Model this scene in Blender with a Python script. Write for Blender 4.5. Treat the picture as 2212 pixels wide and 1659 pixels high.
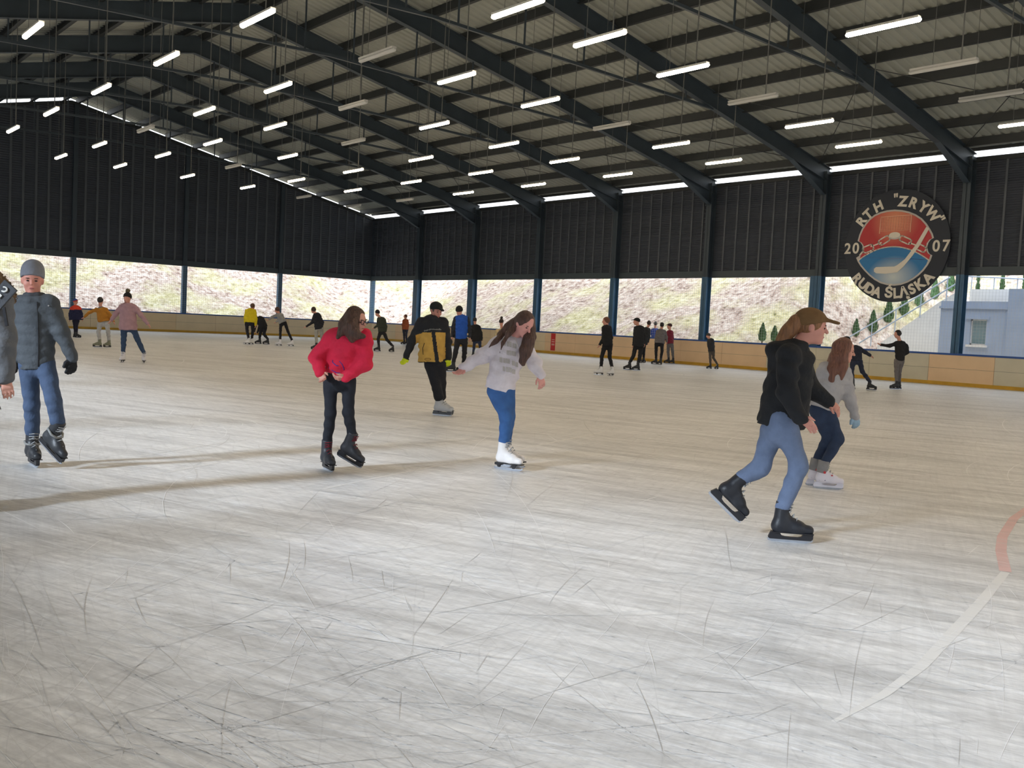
import bpy, bmesh, math, random
import numpy as np
from mathutils import Vector, Matrix

# ------------------------------------------------------------------ clear
for o in list(bpy.data.objects):
    bpy.data.objects.remove(o, do_unlink=True)
SC = bpy.context.scene
COL = SC.collection
random.seed(7)
RNG = np.random.default_rng(7)

# ------------------------------------------------------------------ camera
W, H = 2212.0, 1659.0
CAM = np.array([-35.8888, -59.8875, 1.3789])
YAW, PITCH, ROLL, FPX = 0.6882, -0.0591, 0.0497, 2105.3
FH = np.array([math.sin(YAW), math.cos(YAW), 0.0])          # horizontal view direction
RH = np.array([math.cos(YAW), -math.sin(YAW), 0.0])         # to the right
UP = np.array([0, 0, 1.0])
_f = FH * math.cos(PITCH) + UP * math.sin(PITCH)
_u = np.cross(RH, _f)
_c, _s = math.cos(ROLL), math.sin(ROLL)
CR = _c * RH + _s * _u
CU = -_s * RH + _c * _u
CF = _f
cd = bpy.data.cameras.new('camera')
cd.sensor_width = 36.0
cd.lens = FPX / W * 36.0
cd.clip_end = 500
cam = bpy.data.objects.new('camera', cd)
COL.objects.link(cam)
cam.matrix_world = Matrix(((CR[0], CU[0], -CF[0], CAM[0]), (CR[1], CU[1], -CF[1], CAM[1]),
                           (CR[2], CU[2], -CF[2], CAM[2]), (0, 0, 0, 1)))
SC.camera = cam

# ------------------------------------------------------------------ world, sun, exposure
wd = bpy.data.worlds.new('sky')
SC.world = wd
wd.use_nodes = True
bg = wd.node_tree.nodes['Background']
bg.inputs[0].default_value = (0.90, 0.95, 1.0, 1)
bg.inputs[1].default_value = 2.25
sd = bpy.data.lights.new('sun', 'SUN')
sd.energy = 5.0
sd.angle = math.radians(8)
sd.color = (0.76, 0.87, 1.0)
sun = bpy.data.objects.new('sun', sd)
COL.objects.link(sun)
SUN_EL = math.radians(21)
sun.rotation_euler = Vector((-math.cos(SUN_EL), -0.05, math.sin(SUN_EL))).to_track_quat('Z', 'Y').to_euler()
sun.location = (-80, -40, 40)
SC.view_settings.view_transform = 'Standard'
SC.view_settings.look = 'None'
SC.view_settings.gamma = 1.0
SC.view_settings.use_curve_mapping = False
SC.view_settings.exposure = 0.0
LAMP = 45.0          # radiance of a lit lamp tube

# ------------------------------------------------------------------ pixel -> place
def ray(px, py):
    return CR * ((px - W / 2) / FPX) - CU * ((py - H / 2) / FPX) + CF
def atz(px, py, z=0.0):
    d = ray(px, py); return CAM + d * ((z - CAM[2]) / d[2])
def atx(px, py, x):
    d = ray(px, py); return CAM + d * ((x - CAM[0]) / d[0])
def aty(px, py, y):
    d = ray(px, py); return CAM + d * ((y - CAM[1]) / d[1])
def atdepth(px, py, D):
    d = ray(px, py); return CAM + d * (D / float(d @ FH))

# ------------------------------------------------------------------ materials
def lin(c):
    return tuple(((v / 255) / 12.92 if v / 255 <= .04045 else ((v / 255 + .055) / 1.055) ** 2.4) for v in c)
MATS = {}
def mat(name, rgb, rough=.7, metal=0.0, bump=0.0, bscale=60.0, var=0.0, vscale=8.0, spec=.4, emit=0.0):
    if name in MATS: return MATS[name]
    m = bpy.data.materials.new(name); m.use_nodes = True
    nt = m.node_tree; b = nt.nodes['Principled BSDF']
    c = lin(rgb)
    b.inputs['Base Color'].default_value = (*c, 1)
    b.inputs['Roughness'].default_value = rough
    b.inputs['Metallic'].default_value = metal
    b.inputs['Specular IOR Level'].default_value = spec
    if var > 0 or bump > 0:
        tc = nt.nodes.new('ShaderNodeTexCoord')
    if var > 0:
        n = nt.nodes.new('ShaderNodeTexNoise'); n.inputs['Scale'].default_value = vscale
        n.inputs['Detail'].default_value = 4
        r = nt.nodes.new('ShaderNodeValToRGB')
        r.color_ramp.elements[0].position = .3; r.color_ramp.elements[1].position = .7
        r.color_ramp.elements[0].color = (*[v * (1 - var) for v in c], 1)
        r.color_ramp.elements[1].color = (*[min(1, v * (1 + var)) for v in c], 1)
        nt.links.new(tc.outputs['Object'], n.inputs['Vector'])
        nt.links.new(n.outputs['Fac'], r.inputs['Fac']); nt.links.new(r.outputs['Color'], b.inputs['Base Color'])
    if bump > 0:
        n2 = nt.nodes.new('ShaderNodeTexNoise'); n2.inputs['Scale'].default_value = bscale
        n2.inputs['Detail'].default_value = 3
        bp = nt.nodes.new('ShaderNodeBump'); bp.inputs['Strength'].default_value = bump
        bp.inputs['Distance'].default_value = .02
        nt.links.new(tc.outputs['Object'], n2.inputs['Vector'])
        nt.links.new(n2.outputs['Fac'], bp.inputs['Height']); nt.links.new(bp.outputs['Normal'], b.inputs['Normal'])
    if emit > 0:
        b.inputs['Emission Color'].default_value = (*c, 1); b.inputs['Emission Strength'].default_value = emit
    MATS[name] = m
    return m

# ------------------------------------------------------------------ object helpers
def link(o, parent=None):
    COL.objects.link(o)
    if parent is not None: o.parent = parent
    return o
def tag(o, label=None, cat=None, group=None, kind=None):
    if label: o['label'] = label
    if cat: o['category'] = cat
    if group: o['group'] = group
    if kind: o['kind'] = kind
    return o
def empty(name, loc=(0, 0, 0)):
    o = bpy.data.objects.new(name, None); o.location = loc
    o.empty_display_size = .2
    return link(o)
class MB:
    """collects shapes into one mesh"""
    def __init__(s): s.v = []; s.f = []; s.m = []
    def add(s, vs, fs, mi=0):
        k = len(s.v); s.v += [tuple(map(float, v)) for v in vs]
        s.f += [tuple(i + k for i in f) for f in fs]; s.m += [mi] * len(fs)
        return s
    def box(s, x0, x1, y0, y1, z0, z1, mi=0):
        v = [(x, y, z) for x in (x0, x1) for y in (y0, y1) for z in (z0, z1)]
        return s.add(v, [(0, 1, 3, 2), (4, 6, 7, 5), (0, 4, 5, 1), (2, 3, 7, 6), (0, 2, 6, 4), (1, 5, 7, 3)], mi)
    def prism(s, poly, axis, a, b, mi=0):
        """poly: list of 2-D points, extruded along axis from a to b"""
        def p3(p, t):
            return {'x': (t, p[0], p[1]), 'y': (p[0], t, p[1]), 'z': (p[0], p[1], t)}[axis]
        n = len(poly)
        v = [p3(p, a) for p in poly] + [p3(p, b) for p in poly]
        f = [tuple(range(n))[::-1], tuple(range(n, 2 * n))] + [(i, (i + 1) % n, n + (i + 1) % n, n + i) for i in range(n)]
        return s.add(v, f, mi)
    def bar(s, a, b, w, h=None, up=(0, 0, 1), mi=0):
        a = np.array(a, float); b = np.array(b, float); h = h or w
        d = b - a; d /= np.linalg.norm(d); u = np.array(up, float)
        sd_ = np.cross(d, u); sd_ /= np.linalg.norm(sd_); u = np.cross(sd_, d)
        v = [p + sd_ * (i * w / 2) + u * (j * h / 2) for p in (a, b) for i, j in ((-1, -1), (1, -1), (1, 1), (-1, 1))]
        return s.add(v, [(0, 1, 2, 3), (7, 6, 5, 4), (0, 4, 5, 1), (1, 5, 6, 2), (2, 6, 7, 3), (3, 7, 4, 0)], mi)
    def tube(s, pts, r, n=8, mi=0, closed=False):
        pts = [np.array(p, float) for p in pts]; N = len(pts)
        rr = r if hasattr(r, '__len__') else [r] * N
        vs = []; prev = None
        for i, p in enumerate(pts):
            if closed: t = pts[(i + 1) % N] - pts[i - 1]
            else: t = pts[min(i + 1, N - 1)] - pts[max(i - 1, 0)]
            t /= max(np.linalg.norm(t), 1e-9)
            if prev is None:
                a = np.array([0, 0, 1.0]) if abs(t[2]) < .9 else np.array([1.0, 0, 0])
            else: a = prev
            a = a - t * (a @ t); a /= np.linalg.norm(a); prev = a; b = np.cross(t, a)
            for k in range(n):
                q = 2 * math.pi * k / n
                vs.append(p + rr[i] * (math.cos(q) * a + math.sin(q) * b))
        fs = []
        for i in range(N if closed else N - 1):
            j = (i + 1) % N
            for k in range(n):
                fs.append((i * n + k, i * n + (k + 1) % n, j * n + (k + 1) % n, j * n + k))
        if not closed:
            fs.append(tuple(range(n))[::-1]); fs.append(tuple((N - 1) * n + k for k in range(n)))
        return s.add(vs, fs, mi)
    def mesh(s, name, mats, smooth=False):
        me = bpy.data.meshes.new(name); me.from_pydata(s.v, [], s.f)
        for m in (mats if isinstance(mats, (list, tuple)) else [mats]): me.materials.append(m)
        if any(s.m): me.polygons.foreach_set('material_index', s.m)
        if smooth: me.polygons.foreach_set('use_smooth', [True] * len(me.polygons))
        bm = bmesh.new(); bm.from_mesh(me); bmesh.ops.recalc_face_normals(bm, faces=bm.faces); bm.to_mesh(me); bm.free()
        me.update()
        return me
    def build(s, name, mats, parent=None, smooth=False, loc=None):
        o = bpy.data.objects.new(name, s.mesh(name, mats, smooth))
        if loc is not None: o.location = loc
        return link(o, parent)
def inst(name, me, parent, loc=(0, 0, 0), rotz=0.0, scale=None):
    o = bpy.data.objects.new(name, me); o.location = loc; o.rotation_euler = (0, 0, rotz)
    if scale: o.scale = scale
    return link(o, parent)

# common materials
M_STEEL = mat('painted_steel', (58, 69, 78), .5, bump=.05, bscale=9, var=.12, vscale=1.5)
M_BLUE = mat('blue_steel', (62, 98, 128), .45, var=.12, vscale=2)
M_PURLIN = mat('dark_purlin_steel', (52, 56, 58), .55)
M_LOUV = mat('charcoal_louvre', (72, 77, 86), .5, var=.15, vscale=.7)
M_RIB = mat('louvre_rib', (84, 90, 97), .5)
M_SILL = mat('sill_steel', (66, 76, 82), .5)
M_ROOF = mat('roof_sheet', (156, 160, 152), .55, var=.06, vscale=.8)

# ================================================================== FLOOR (the ice)
def ice_material():
    m = bpy.data.materials.new('scratched_ice'); m.use_nodes = True
    nt = m.node_tree; L = nt.links; b = nt.nodes['Principled BSDF']
    b.inputs['Roughness'].default_value = .42; b.inputs['Specular IOR Level'].default_value = .35
    tc = nt.nodes.new('ShaderNodeTexCoord')
    def mapped(rot, sc):
        mp = nt.nodes.new('ShaderNodeMapping'); mp.vector_type = 'TEXTURE'
        mp.inputs['Rotation'].default_value = (0, 0, rot); mp.inputs['Scale'].default_value = sc
        L.new(tc.outputs['Object'], mp.inputs['Vector']); return mp.outputs['Vector']
    def noise(v, sc, det=5, rough=.6, dist=0):
        n = nt.nodes.new('ShaderNodeTexNoise'); n.inputs['Scale'].default_value = sc
        n.inputs['Detail'].default_value = det; n.inputs['Roughness'].default_value = rough
        n.inputs['Distortion'].default_value = dist; L.new(v, n.inputs['Vector']); return n.outputs['Fac']
    def ramp(fac, stops):
        r = nt.nodes.new('ShaderNodeValToRGB'); e = r.color_ramp.elements
        e[0].position, e[1].position = stops[0][0], stops[-1][0]
        e[0].color, e[1].color = stops[0][1], stops[-1][1]
        for p, c in stops[1:-1]:
            q = e.new(p); q.color = c
        L.new(fac, r.inputs['Fac']); return r.outputs['Color']
    def mix(kind, f, a, bb):
        x = nt.nodes.new('ShaderNodeMix'); x.data_type = 'RGBA'; x.blend_type = kind
        if isinstance(f, float): x.inputs[0].default_value = f
        else: L.new(f, x.inputs[0])
        L.new(a, x.inputs[6]); L.new(bb, x.inputs[7]); return x.outputs[2]
    g = lambda v: (v, v, v, 1)
    # cloudy base
    base = ramp(noise(mapped(0, (1, 1, 1)), .35, 6), [(.3, (.74, .74, .74, 1)), (.7, (.87, .87, .87, 1))])
    # fine mottle of worn snow
    fine = ramp(noise(mapped(.3, (1, 1, 1)), 9, 7, .75), [(.3, g(.88)), (.7, g(1.07))])
    col = mix('MULTIPLY', 1.0, base, fine)
    # long streaks left by skates in two directions
    for rot, sc, amp in ((-1.2, (3.0, .16, 1), .13), (-1.08, (1.3, .045, 1), .15), (-1.32, (.9, .03, 1), .13), (-.6, (1.1, .05, 1), .08), (.5, (.9, .04, 1), .07), (1.35, (1.0, .045, 1), .08)):
        st = ramp(noise(mapped(rot, sc), 1.0, 5, .65, .6), [(.28, g(1 - amp)), (.5, g(1.0)), (.72, g(1 + amp * .7))])
        col = mix('MULTIPLY', 1.0, col, st)
    sm = ramp(noise(mapped(-1.2, (2.4, .35, 1)), .8, 6, .7, .4), [(.40, g(.80)), (.50, g(.97)), (.56, g(1.0))])
    col = mix('MULTIPLY', 1.0, col, sm)
    # thin cuts: edges of warped, stretched cells
    for rot, sc, th, amp in ((-1.2, (2.2, .45, 1), .010, .13), (.9, (1.5, .5, 1), .008, .10), (-1.0, (.9, .2, 1), .014, .09), (1.6, (.8, .22, 1), .012, .09)):
        v = nt.nodes.new('ShaderNodeTexVoronoi'); v.feature = 'DISTANCE_TO_EDGE'; v.inputs['Scale'].default_value = 1.0
        n = nt.nodes.new('ShaderNodeTexNoise'); n.inputs['Scale'].default_value = .5; n.inputs['Detail'].default_value = 1
        L.new(mapped(rot, sc), n.inputs['Vector'])
        ad = nt.nodes.new('ShaderNodeMixRGB'); ad.blend_type = 'ADD'; ad.inputs[0].default_value = .8
        L.new(mapped(rot, sc), ad.inputs[1]); L.new(n.outputs['Color'], ad.inputs[2]); L.new(ad.outputs[0], v.inputs['Vector'])
        cut = ramp(v.outputs['Distance'], [(0, g(1 - amp)), (th, g(1.0))])
        col = mix('MULTIPLY', 1.0, col, cut)
    L.new(col, b.inputs['Base Color'])
    bp = nt.nodes.new('ShaderNodeBump'); bp.inputs['Strength'].default_value = .25; bp.inputs['Distance'].default_value = .004
    L.new(noise(mapped(-.65, (3, .25, 1)), 3.0, 6, .7), bp.inputs['Height']); L.new(bp.outputs['Normal'], b.inputs['Normal'])
    return m
M_ICE = ice_material()
XL = -40.2            # left long wall
YF = -72.5            # wall behind the camera
floor = MB().box(XL - 3, 1.2, YF - 3, 1.5, -.2, 0).build('floor', M_ICE)
tag(floor, 'scratched white ice surface of the rink', 'ice', kind='structure')

# faint painted lines under the ice
M_LINEW = mat('faint_white_line', (232, 231, 229), .5)
M_LINEP = mat('faint_red_line', (226, 190, 188), .5, var=.08, vscale=6)
def strip(pts, w, name, m, parent=floor, z=.0012):
    pts = [np.array(p[:2], float) for p in pts]; mb = MB(); v = []
    for i, p in enumerate(pts):
        t = pts[min(i + 1, len(pts) - 1)] - pts[max(i - 1, 0)]; t /= np.linalg.norm(t); n = np.array([-t[1], t[0]])
        ww = w[i] if hasattr(w, '__len__') else w
        v += [(*(p + n * ww / 2), z), (*(p - n * ww / 2), z)]
    f = [(2 * i, 2 * i + 1, 2 * i + 3, 2 * i + 2) for i in range(len(pts) - 1)]
    return mb.add(v, f).build(name, m, parent)
strip([atz(*p) for p in ((2240, 1085), (2190, 1120), (2165, 1160), (2162, 1190), (2172, 1235))], .07, 'face_off_circle_line', M_LINEP)
def curve(pts, n=24):
    pts = np.array([p[:2] for p in pts]); t = np.linspace(0, len(pts) - 1, n)
    return [np.array([np.interp(q, range(len(pts)), pts[:, 0]), np.interp(q, range(len(pts)), pts[:, 1])]) for q in t]
strip([atz(*p) for p in ((2172, 1236), (2120, 1300), (2060, 1365), (1990, 1440), (1910, 1500), (1800, 1560))],
      [.05, .06, .06, .05, .04, .02], 'snow_line', M_LINEW)
strip([atz(*p) for p in ((340, 1024), (620, 972), (900, 918), (1010, 900), (1350, 872))], .035, 'rink_line', M_LINEW)
strip([atz(*p) for p in ((700, 1056), (790, 1037), (1050, 985), (1300, 934))], .035, 'rink_line', M_LINEW)
strip([atz(*p) for p in ((300, 985), (600, 938), (870, 902))], .025, 'rink_line', M_LINEW)

# curved blade cuts
def skate_marks():
    mats = [mat('cut_dark', (206, 206, 206), .6), mat('cut_mid', (216, 215, 214), .6), mat('cut_snow', (246, 246, 247), .7)]
    mb = MB()
    for i in range(2600):
        if i < 2100:
            p = atz(random.uniform(-60, 2270), 880 + 800 * random.random() ** 1.3)
        else:
            p = atz(random.uniform(0, 2212), random.uniform(760, 950))
        d = np.linalg.norm(p[:2] - CAM[:2])
        a = random.gauss(-1.18, .2) if random.random() < .6 else random.uniform(0, math.pi)
        ln = min(5.5, random.expovariate(1 / .8) + .2) * (.6 + d / 20)
        rad = random.choice((-1, 1)) * random.uniform(2.5, 22)
        wd_ = random.uniform(.0012, .0032) * max(.5, d / 7)
        n = 9; v = []; x, y = p[0], p[1]
        for j in range(n + 1):
            w_ = wd_ * math.sin(math.pi * (j + .15) / (n + .3))
            nx, ny = -math.sin(a), math.cos(a)
            v += [(x + nx * w_, y + ny * w_, .0016), (x - nx * w_, y - ny * w_, .0016)]
            x += math.cos(a) * ln / n; y += math.sin(a) * ln / n; a += ln / n / rad
        mb.add(v, [(2 * k, 2 * k + 1, 2 * k + 3, 2 * k + 2) for k in range(n)],
               random.choices((0, 1, 2), (.22, .38, .40))[0])
    o = mb.build('skate_marks', mats, floor)
    o['kind'] = 'stuff'
skate_marks()

# ================================================================== HALL SHELL
Z_SILL, Z_EAVE, RX, SLOPE = 4.10, 8.38, -20.1, .2224
def zr(x):                                    # reference roof line
    return Z_EAVE + SLOPE * (x - XL if x < RX else -x)
FY = [-6.33 - 6.0 * n for n in range(11)]     # frames

# --- ceiling: trapezoidal roof sheet with purlins
def roof():
    mb = MB(); per = .333; prof = [(0, 0), (.10, 0), (.14, .05), (.25, .05), (.29, 0)]
    ys = []
    y = .8
    while y > YF - .6:
        for a, h in prof: ys.append((y - a, h))
        y -= per
    for xa, xb in ((.15, RX), (RX, XL - .15)):
        v = []
        for yy, h in ys:
            for x in (xa, xb):
                base = Z_EAVE + SLOPE * (-x if x >= RX else x - XL) + .40 + h
                v.append((x, yy, base))
        mb.add(v, [(2 * i, 2 * i + 1, 2 * i + 3, 2 * i + 2) for i in range(len(ys) - 1)])
    o = mb.build('ceiling', M_ROOF); tag(o, kind='structure')
    # purlins (C sections) lie on the rafters
    px = [-.84 - 1.72 * i for i in range(12)]
    for side in (0, 1):
        for x in px:
            if x < -19.9: continue
            xx = x if side == 0 else XL - x
            z = zr(xx) + .16
            m = MB(); m.box(xx - .012, xx + .012, YF, .4, z - .06, z + .235)
            sg = 1 if side == 0 else -1
            for zz in (z - .06, z + .22): m.box(min(xx, xx + sg * .14), max(xx, xx + sg * .14), YF, .4, zz, zz + .015)
            m.build('purlin', M_PURLIN, o)
    # cross bracing rods in the roof plane
    for n in range(0, 10):
        for xa, xb in ((-.8, -7.5),):
            y0, y1 = FY[n], FY[n + 1]
            for (p, q) in (((xa, y0), (xb, y1)), ((xb, y0), (xa, y1))):
                MB().tube([(p[0], p[1], zr(p[0]) + .10), (q[0], q[1], zr(q[0]) + .10)], .016, 5).build('brace_rod', M_PURLIN, o)
    return o
ceiling = roof()

# --- portal frames
ORD = ['first', 'second', 'third', 'fourth', 'fifth', 'sixth', 'seventh', 'eighth', 'ninth', 'tenth', 'eleventh', 'twelfth', 'thirteenth', 'fourteenth']
def isec(mb, pts, y, w=.24, tf=.022):
    """I section along a polyline of (x, ztop, zbot) in the plane y"""
    for (x0, t0, b0), (x1, t1, b1) in zip(pts[:-1], pts[1:]):
        for a0, a1, c0, c1, hw in ((t0, t0 - tf, t1, t1 - tf, w / 2), (b0 + tf, b0, b1 + tf, b1, w / 2), (t0, b0, t1, b1, .008)):
            mb.prism([(x0, a0), (x1, c0), (x1, c1), (x0, a1)], 'y', y - hw, y + hw)
def frame(n):
    y = FY[n]
    e = empty('portal_frame', (RX, y, 0))
    tag(e, 'dark steel portal frame, %s from the gable end wall' % ORD[n], 'steel frame', 'portal frames of the hall')
    def put(mb, name, m=M_STEEL, par=e):
        mb.v = [(a - RX, b - y, c) for a, b, c in mb.v]
        return mb.build(name, m, par)
    for side in (0, 1):
        fx = (lambda x: x) if side == 0 else (lambda x: XL - x)
        # column: H section, blue where it stands below the cladding
        for z0, z1, m, nm in ((Z_SILL, Z_EAVE - .1, M_STEEL, 'column'), (0, Z_SILL, M_BLUE, 'column_foot')):
            mb = MB()
            for xa, xb, hw in ((-.37, -.345, .15), (-.045, -.02, .15), (-.37, -.02, .01)):
                a, b = sorted((fx(xa), fx(xb))); mb.box(a, b, y - hw, y + hw, z0, z1)
            put(mb, nm, m)
        if n in (0, 1, 5) and side == 0:
            mb = MB(); mb.box(-.36, -.02, y + .17, y + .36, 0, Z_SILL); put(mb, 'netting_post', M_BLUE)
        mb = MB(); isec(mb, [(fx(x), zr(fx(x)) + .15, zr(fx(x)) - d) for x, d in ((-.02, .45), (-2.6, .45), (-10, .45), (RX, .58))], y)
        put(mb, 'rafter')
        mb = MB()                                           # tapered haunch under the knee
        mb.prism([(fx(-.40), 7.45), (fx(-2.7), zr(fx(-2.7)) - .44), (fx(-.40), zr(fx(-.40)) - .44)], 'y', y - .01, y + .01)
        a = np.array([fx(-.40), y, 7.45]); b = np.array([fx(-2.7), y, zr(fx(-2.7)) - .44]); mb.bar(a, b, .24, .022)
        put(mb, 'haunch')
        mb = MB()
        a, b = sorted((fx(-.40), fx(-.03))); mb.box(a, b, y - .14, y + .14, 8.28, 8.40); put(mb, 'knee_plate', M_SILL)
        for x in (-9.2, -11.7, -14.2, -16.7, -19.2):
            mb = MB(); mb.bar((fx(x), y, 9.66 + .03 * (-7.7 - x) + .03), (fx(x), y, zr(fx(x)) - .42), .045, .045, up=(0, 1, 0)); put(mb, 'hanger')
    for xa in (-7.7, XL + 7.7):
        mb = MB(); mb.bar((xa, y, 9.66), (RX, y, 10.03), .09, .09); put(mb, 'tie_beam')
for n in range(11): frame(n)

# --- walls of louvred panels
def louvre(h, w, per=.085, dep=.036):
    n = max(2, int(round(h / per))); v = []; f = []
    for i in range(n):
        z0 = h * i / n; z1 = h * (i + 1) / n
        k = len(v)
        v += [(0, -w / 2, z0), (0, w / 2, z0), (-dep, -w / 2, z0 + .03), (-dep, w / 2, z0 + .03), (0, -w / 2, z1), (0, w / 2, z1)]
        f += [(k, k + 1, k + 3, k + 2), (k + 2, k + 3, k + 5, k + 4)]
    return MB().add(v, f)
PW = .66
wall_right = MB().box(.03, .08, YF, .1, Z_SILL, Z_EAVE).build('wall_right', M_LOUV); tag(wall_right, kind='structure')
lv = louvre(Z_EAVE - Z_SILL - .42, PW - .05).mesh('louvre_panel', M_LOUV)
rb = MB().box(-.03, .03, -.04, .04, 0, Z_EAVE - Z_SILL - .42).mesh('louvre_rib', M_RIB)
y = -.35
while y > -56:
    inst('louvre_panel', lv, wall_right, (.028, y, Z_SILL + .30)); inst('louvre_rib', rb, wall_right, (.0, y - PW / 2, Z_SILL + .30)); y -= PW
MB().box(-.03, .03, YF, .1, Z_SILL - .02, Z_SILL + .30).build('sill_beam', M_SILL, wall_right)
MB().box(-.05, .03, YF, .1, Z_EAVE - .14, Z_EAVE + .03).build('top_beam', M_PURLIN, wall_right)
MB().box(.02, .12, YF, .3, 8.66, 8.775).build('eave_beam', M_PURLIN, ceiling)
# gable wall behind the goal end
pts = [(0.08, Z_SILL), (0.08, zr(0) + .12), (RX, zr(RX) + .12), (XL - .08, zr(XL) + .12), (XL - .08, Z_SILL)]
wall_back = MB().prism(pts, 'y', .03, .09).build('wall_back', M_LOUV); tag(wall_back, kind='structure')
x = -PW / 2 - .1
while x > XL + .3:
    h = zr(x) - Z_SILL - .30 - .05
    if x > -31:
        mb = louvre(h, PW - .05, .13, .03); mb.v = [(b, a, c) for a, b, c in mb.v]
        mb.build('louvre_panel', M_LOUV, wall_back, loc=(x, .028, Z_SILL + .32))
        MB().box(-.06, .06, -.035, .03, 0, h + .02).build('louvre_rib', M_RIB, wall_back, loc=(x - PW / 2, 0, Z_SILL + .32))
    x -= PW
MB().box(XL, .05, -.08, .03, Z_SILL - .02, Z_SILL + .32).build('sill_beam', M_SILL, wall_back)
for xa, xb in ((.05, RX), (RX, XL - .05)):
    MB().bar((xa, -.03, zr(xa) + .02), (xb, -.03, zr(xb) + .02), .10, .18).build('top_beam', M_PURLIN, wall_back)
for x in (.12, -6.98, -13.35, -19.85, -26.5, -33.2):
    MB().box(x - .14, x + .14, -.22, .02, 0, Z_SILL).build('gable_post_foot', M_BLUE, wall_back)
    MB().box(x - .12, x + .12, -.20, .02, Z_SILL, zr(min(x, -.05)) - .05).build('gable_post', M_STEEL, wall_back)
# the two walls behind and beside the camera
wall_left = MB().box(XL - .08, XL - .03, YF, .1, Z_SILL, Z_EAVE + .2).box(XL - .08, XL - .03, YF, .1, -.2, 2.3).build('wall_left', M_LOUV); tag(wall_left, kind='structure')
wall_front = MB().prism(pts, 'y', YF - .1, YF - .04).build('wall_front', M_LOUV); tag(wall_front, kind='structure')

# ================================================================== RINK BOARDS
boards = empty('rink_boards', (-.5, -30, 0))
tag(boards, 'cream and peach plastic dasher boards with blue top rail and yellow kick strip', 'rink boards')
BO = np.array([-.5, -30, 0])
BC = [mat('board_cream', (222, 205, 172), .5, var=.05, vscale=1.2), mat('board_peach', (226, 196, 158), .5, var=.05, vscale=1.2),
      mat('board_greyish', (204, 198, 176), .5, var=.05, vscale=1.2), mat('board_tan', (224, 202, 164), .5, var=.05, vscale=1.2)]
M_RAIL = mat('blue_rail', (44, 82, 150), .4); M_KICK = mat('yellow_kick', (196, 154, 48), .5, var=.1, vscale=3)
BX, BY, BR, HB = -.45, -.53, 6.0, 1.19
def board_path():
    p = []                                                    # starts at the near right, runs to the far corner, then along the gable
    y = YF + 2
    n = 0
    ys = []
    y = -39.0
    while y < BY - BR - 1.2: ys.append(y); y += 2.44
    ys.append(BY - BR)
    y = -39.0 - 2.44
    while y > YF + 2: ys.insert(0, y); y -= 2.44
    p = [(BX, yy) for yy in ys]
    for i in range(1, 5):
        a = math.pi / 2 * i / 5; p.append((BX - BR + BR * math.cos(a), BY - BR + BR * math.sin(a)))
    x = BX - BR
    while x > XL + 8: p.append((x, BY)); x -= 2.5
    return p
BP = board_path()
bc = [2, 1, 0, 1, 3, 1, 2, 2, 1, 1]
for i, (a, b) in enumerate(zip(BP[:-1], BP[1:])):
    a = np.array([*a, 0]); b = np.array([*b, 0]); d = (b - a) / np.linalg.norm(b - a); nrm = np.array([-d[1], d[0], 0])
    q = (a + b) / 2 - BO
    k = int(round((-39.0 - a[1]) / 2.44))
    ci = {3: 2, 2: 1, 1: 2, 0: 2, -1: 2, -2: 1, -3: 1, -4: 1, -5: 1, -6: 1, -7: 1, -8: 0, -9: 3}.get(k, bc[(i * 7) % 10]) if abs(a[0] - BX) < .01 else (0 if i % 3 else 3)
    A, B = a + d * .006 - BO, b - d * .006 - BO
    for nm, z0, z1, m, th in (('board_panel', .13, .62, BC[ci], .04), ('board_panel', .628, HB - .07, BC[ci], .04)):
        MB().bar(A + UP * (z0 + z1) / 2, B + UP * (z0 + z1) / 2, th, z1 - z0).build(nm, m, boards)
    A, B = a - BO, b - BO
    MB().bar(A + UP * (HB - .035) + nrm * .005, B + UP * (HB - .035) + nrm * .005, .08, .07).build('top_rail', M_RAIL, boards)
    MB().bar(A + UP * .065 + nrm * .01, B + UP * .065 + nrm * .01, .06, .13).build('kick_strip', M_KICK, boards)
    MB().bar(A + UP * .6 - nrm * .033, B + UP * .6 - nrm * .033, .024, 1.05).build('board_backing', M_SILL, boards)
MB().box(BX - .03, BX - .021, -20.34, -19.98, .17, 1.10).build('red_marker_panel', mat('marker_red', (196, 44, 44), .5), boards).location = -BO
for z0, z1 in ((.62, .70), (.74, .80), (.45, .57)):
    MB().box(BX - .034, BX - .0305, -20.29, -20.05, z0, z1 - .02).build('worn_white_print', mat('marker_white', (214, 160, 152), .6), boards).location = -BO

# ================================================================== LAMPS
M_ON = mat('lit_diffuser', (255, 232, 200), .5, emit=LAMP)
M_OFF = mat('unlit_diffuser', (196, 198, 196), .4)
M_HOUS = mat('lamp_housing', (188, 190, 188), .5)
M_WIRE = mat('lamp_rod', (100, 103, 102), .6)
ZL = 7.5
def lamp_meshes():
    L = 1.56; n = 10
    d = MB().tube([(0, -L / 2, 0), (0, -L / 2 + .04, 0), (0, L / 2 - .04, 0), (0, L / 2, 0)], [.028, .05, .05, .028], n)
    d.v = [(x * 1.15, y, z * .9) for x, y, z in d.v]
    h = MB().box(-.06, .06, -L / 2 + .03, L / 2 - .03, .03, .075)
    return d, h
_d, _h = lamp_meshes()
ME_ON = _d.mesh('lamp_tube', M_ON, True); ME_OFF = _d.mesh('lamp_tube_off', M_OFF, True); ME_H = _h.mesh('lamp_housing', M_HOUS)
ME_ROD = MB().tube([(0, 0, 0), (0, 0, 1)], .014, 6).mesh('rod', M_WIRE)
LAMPS = []
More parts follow.
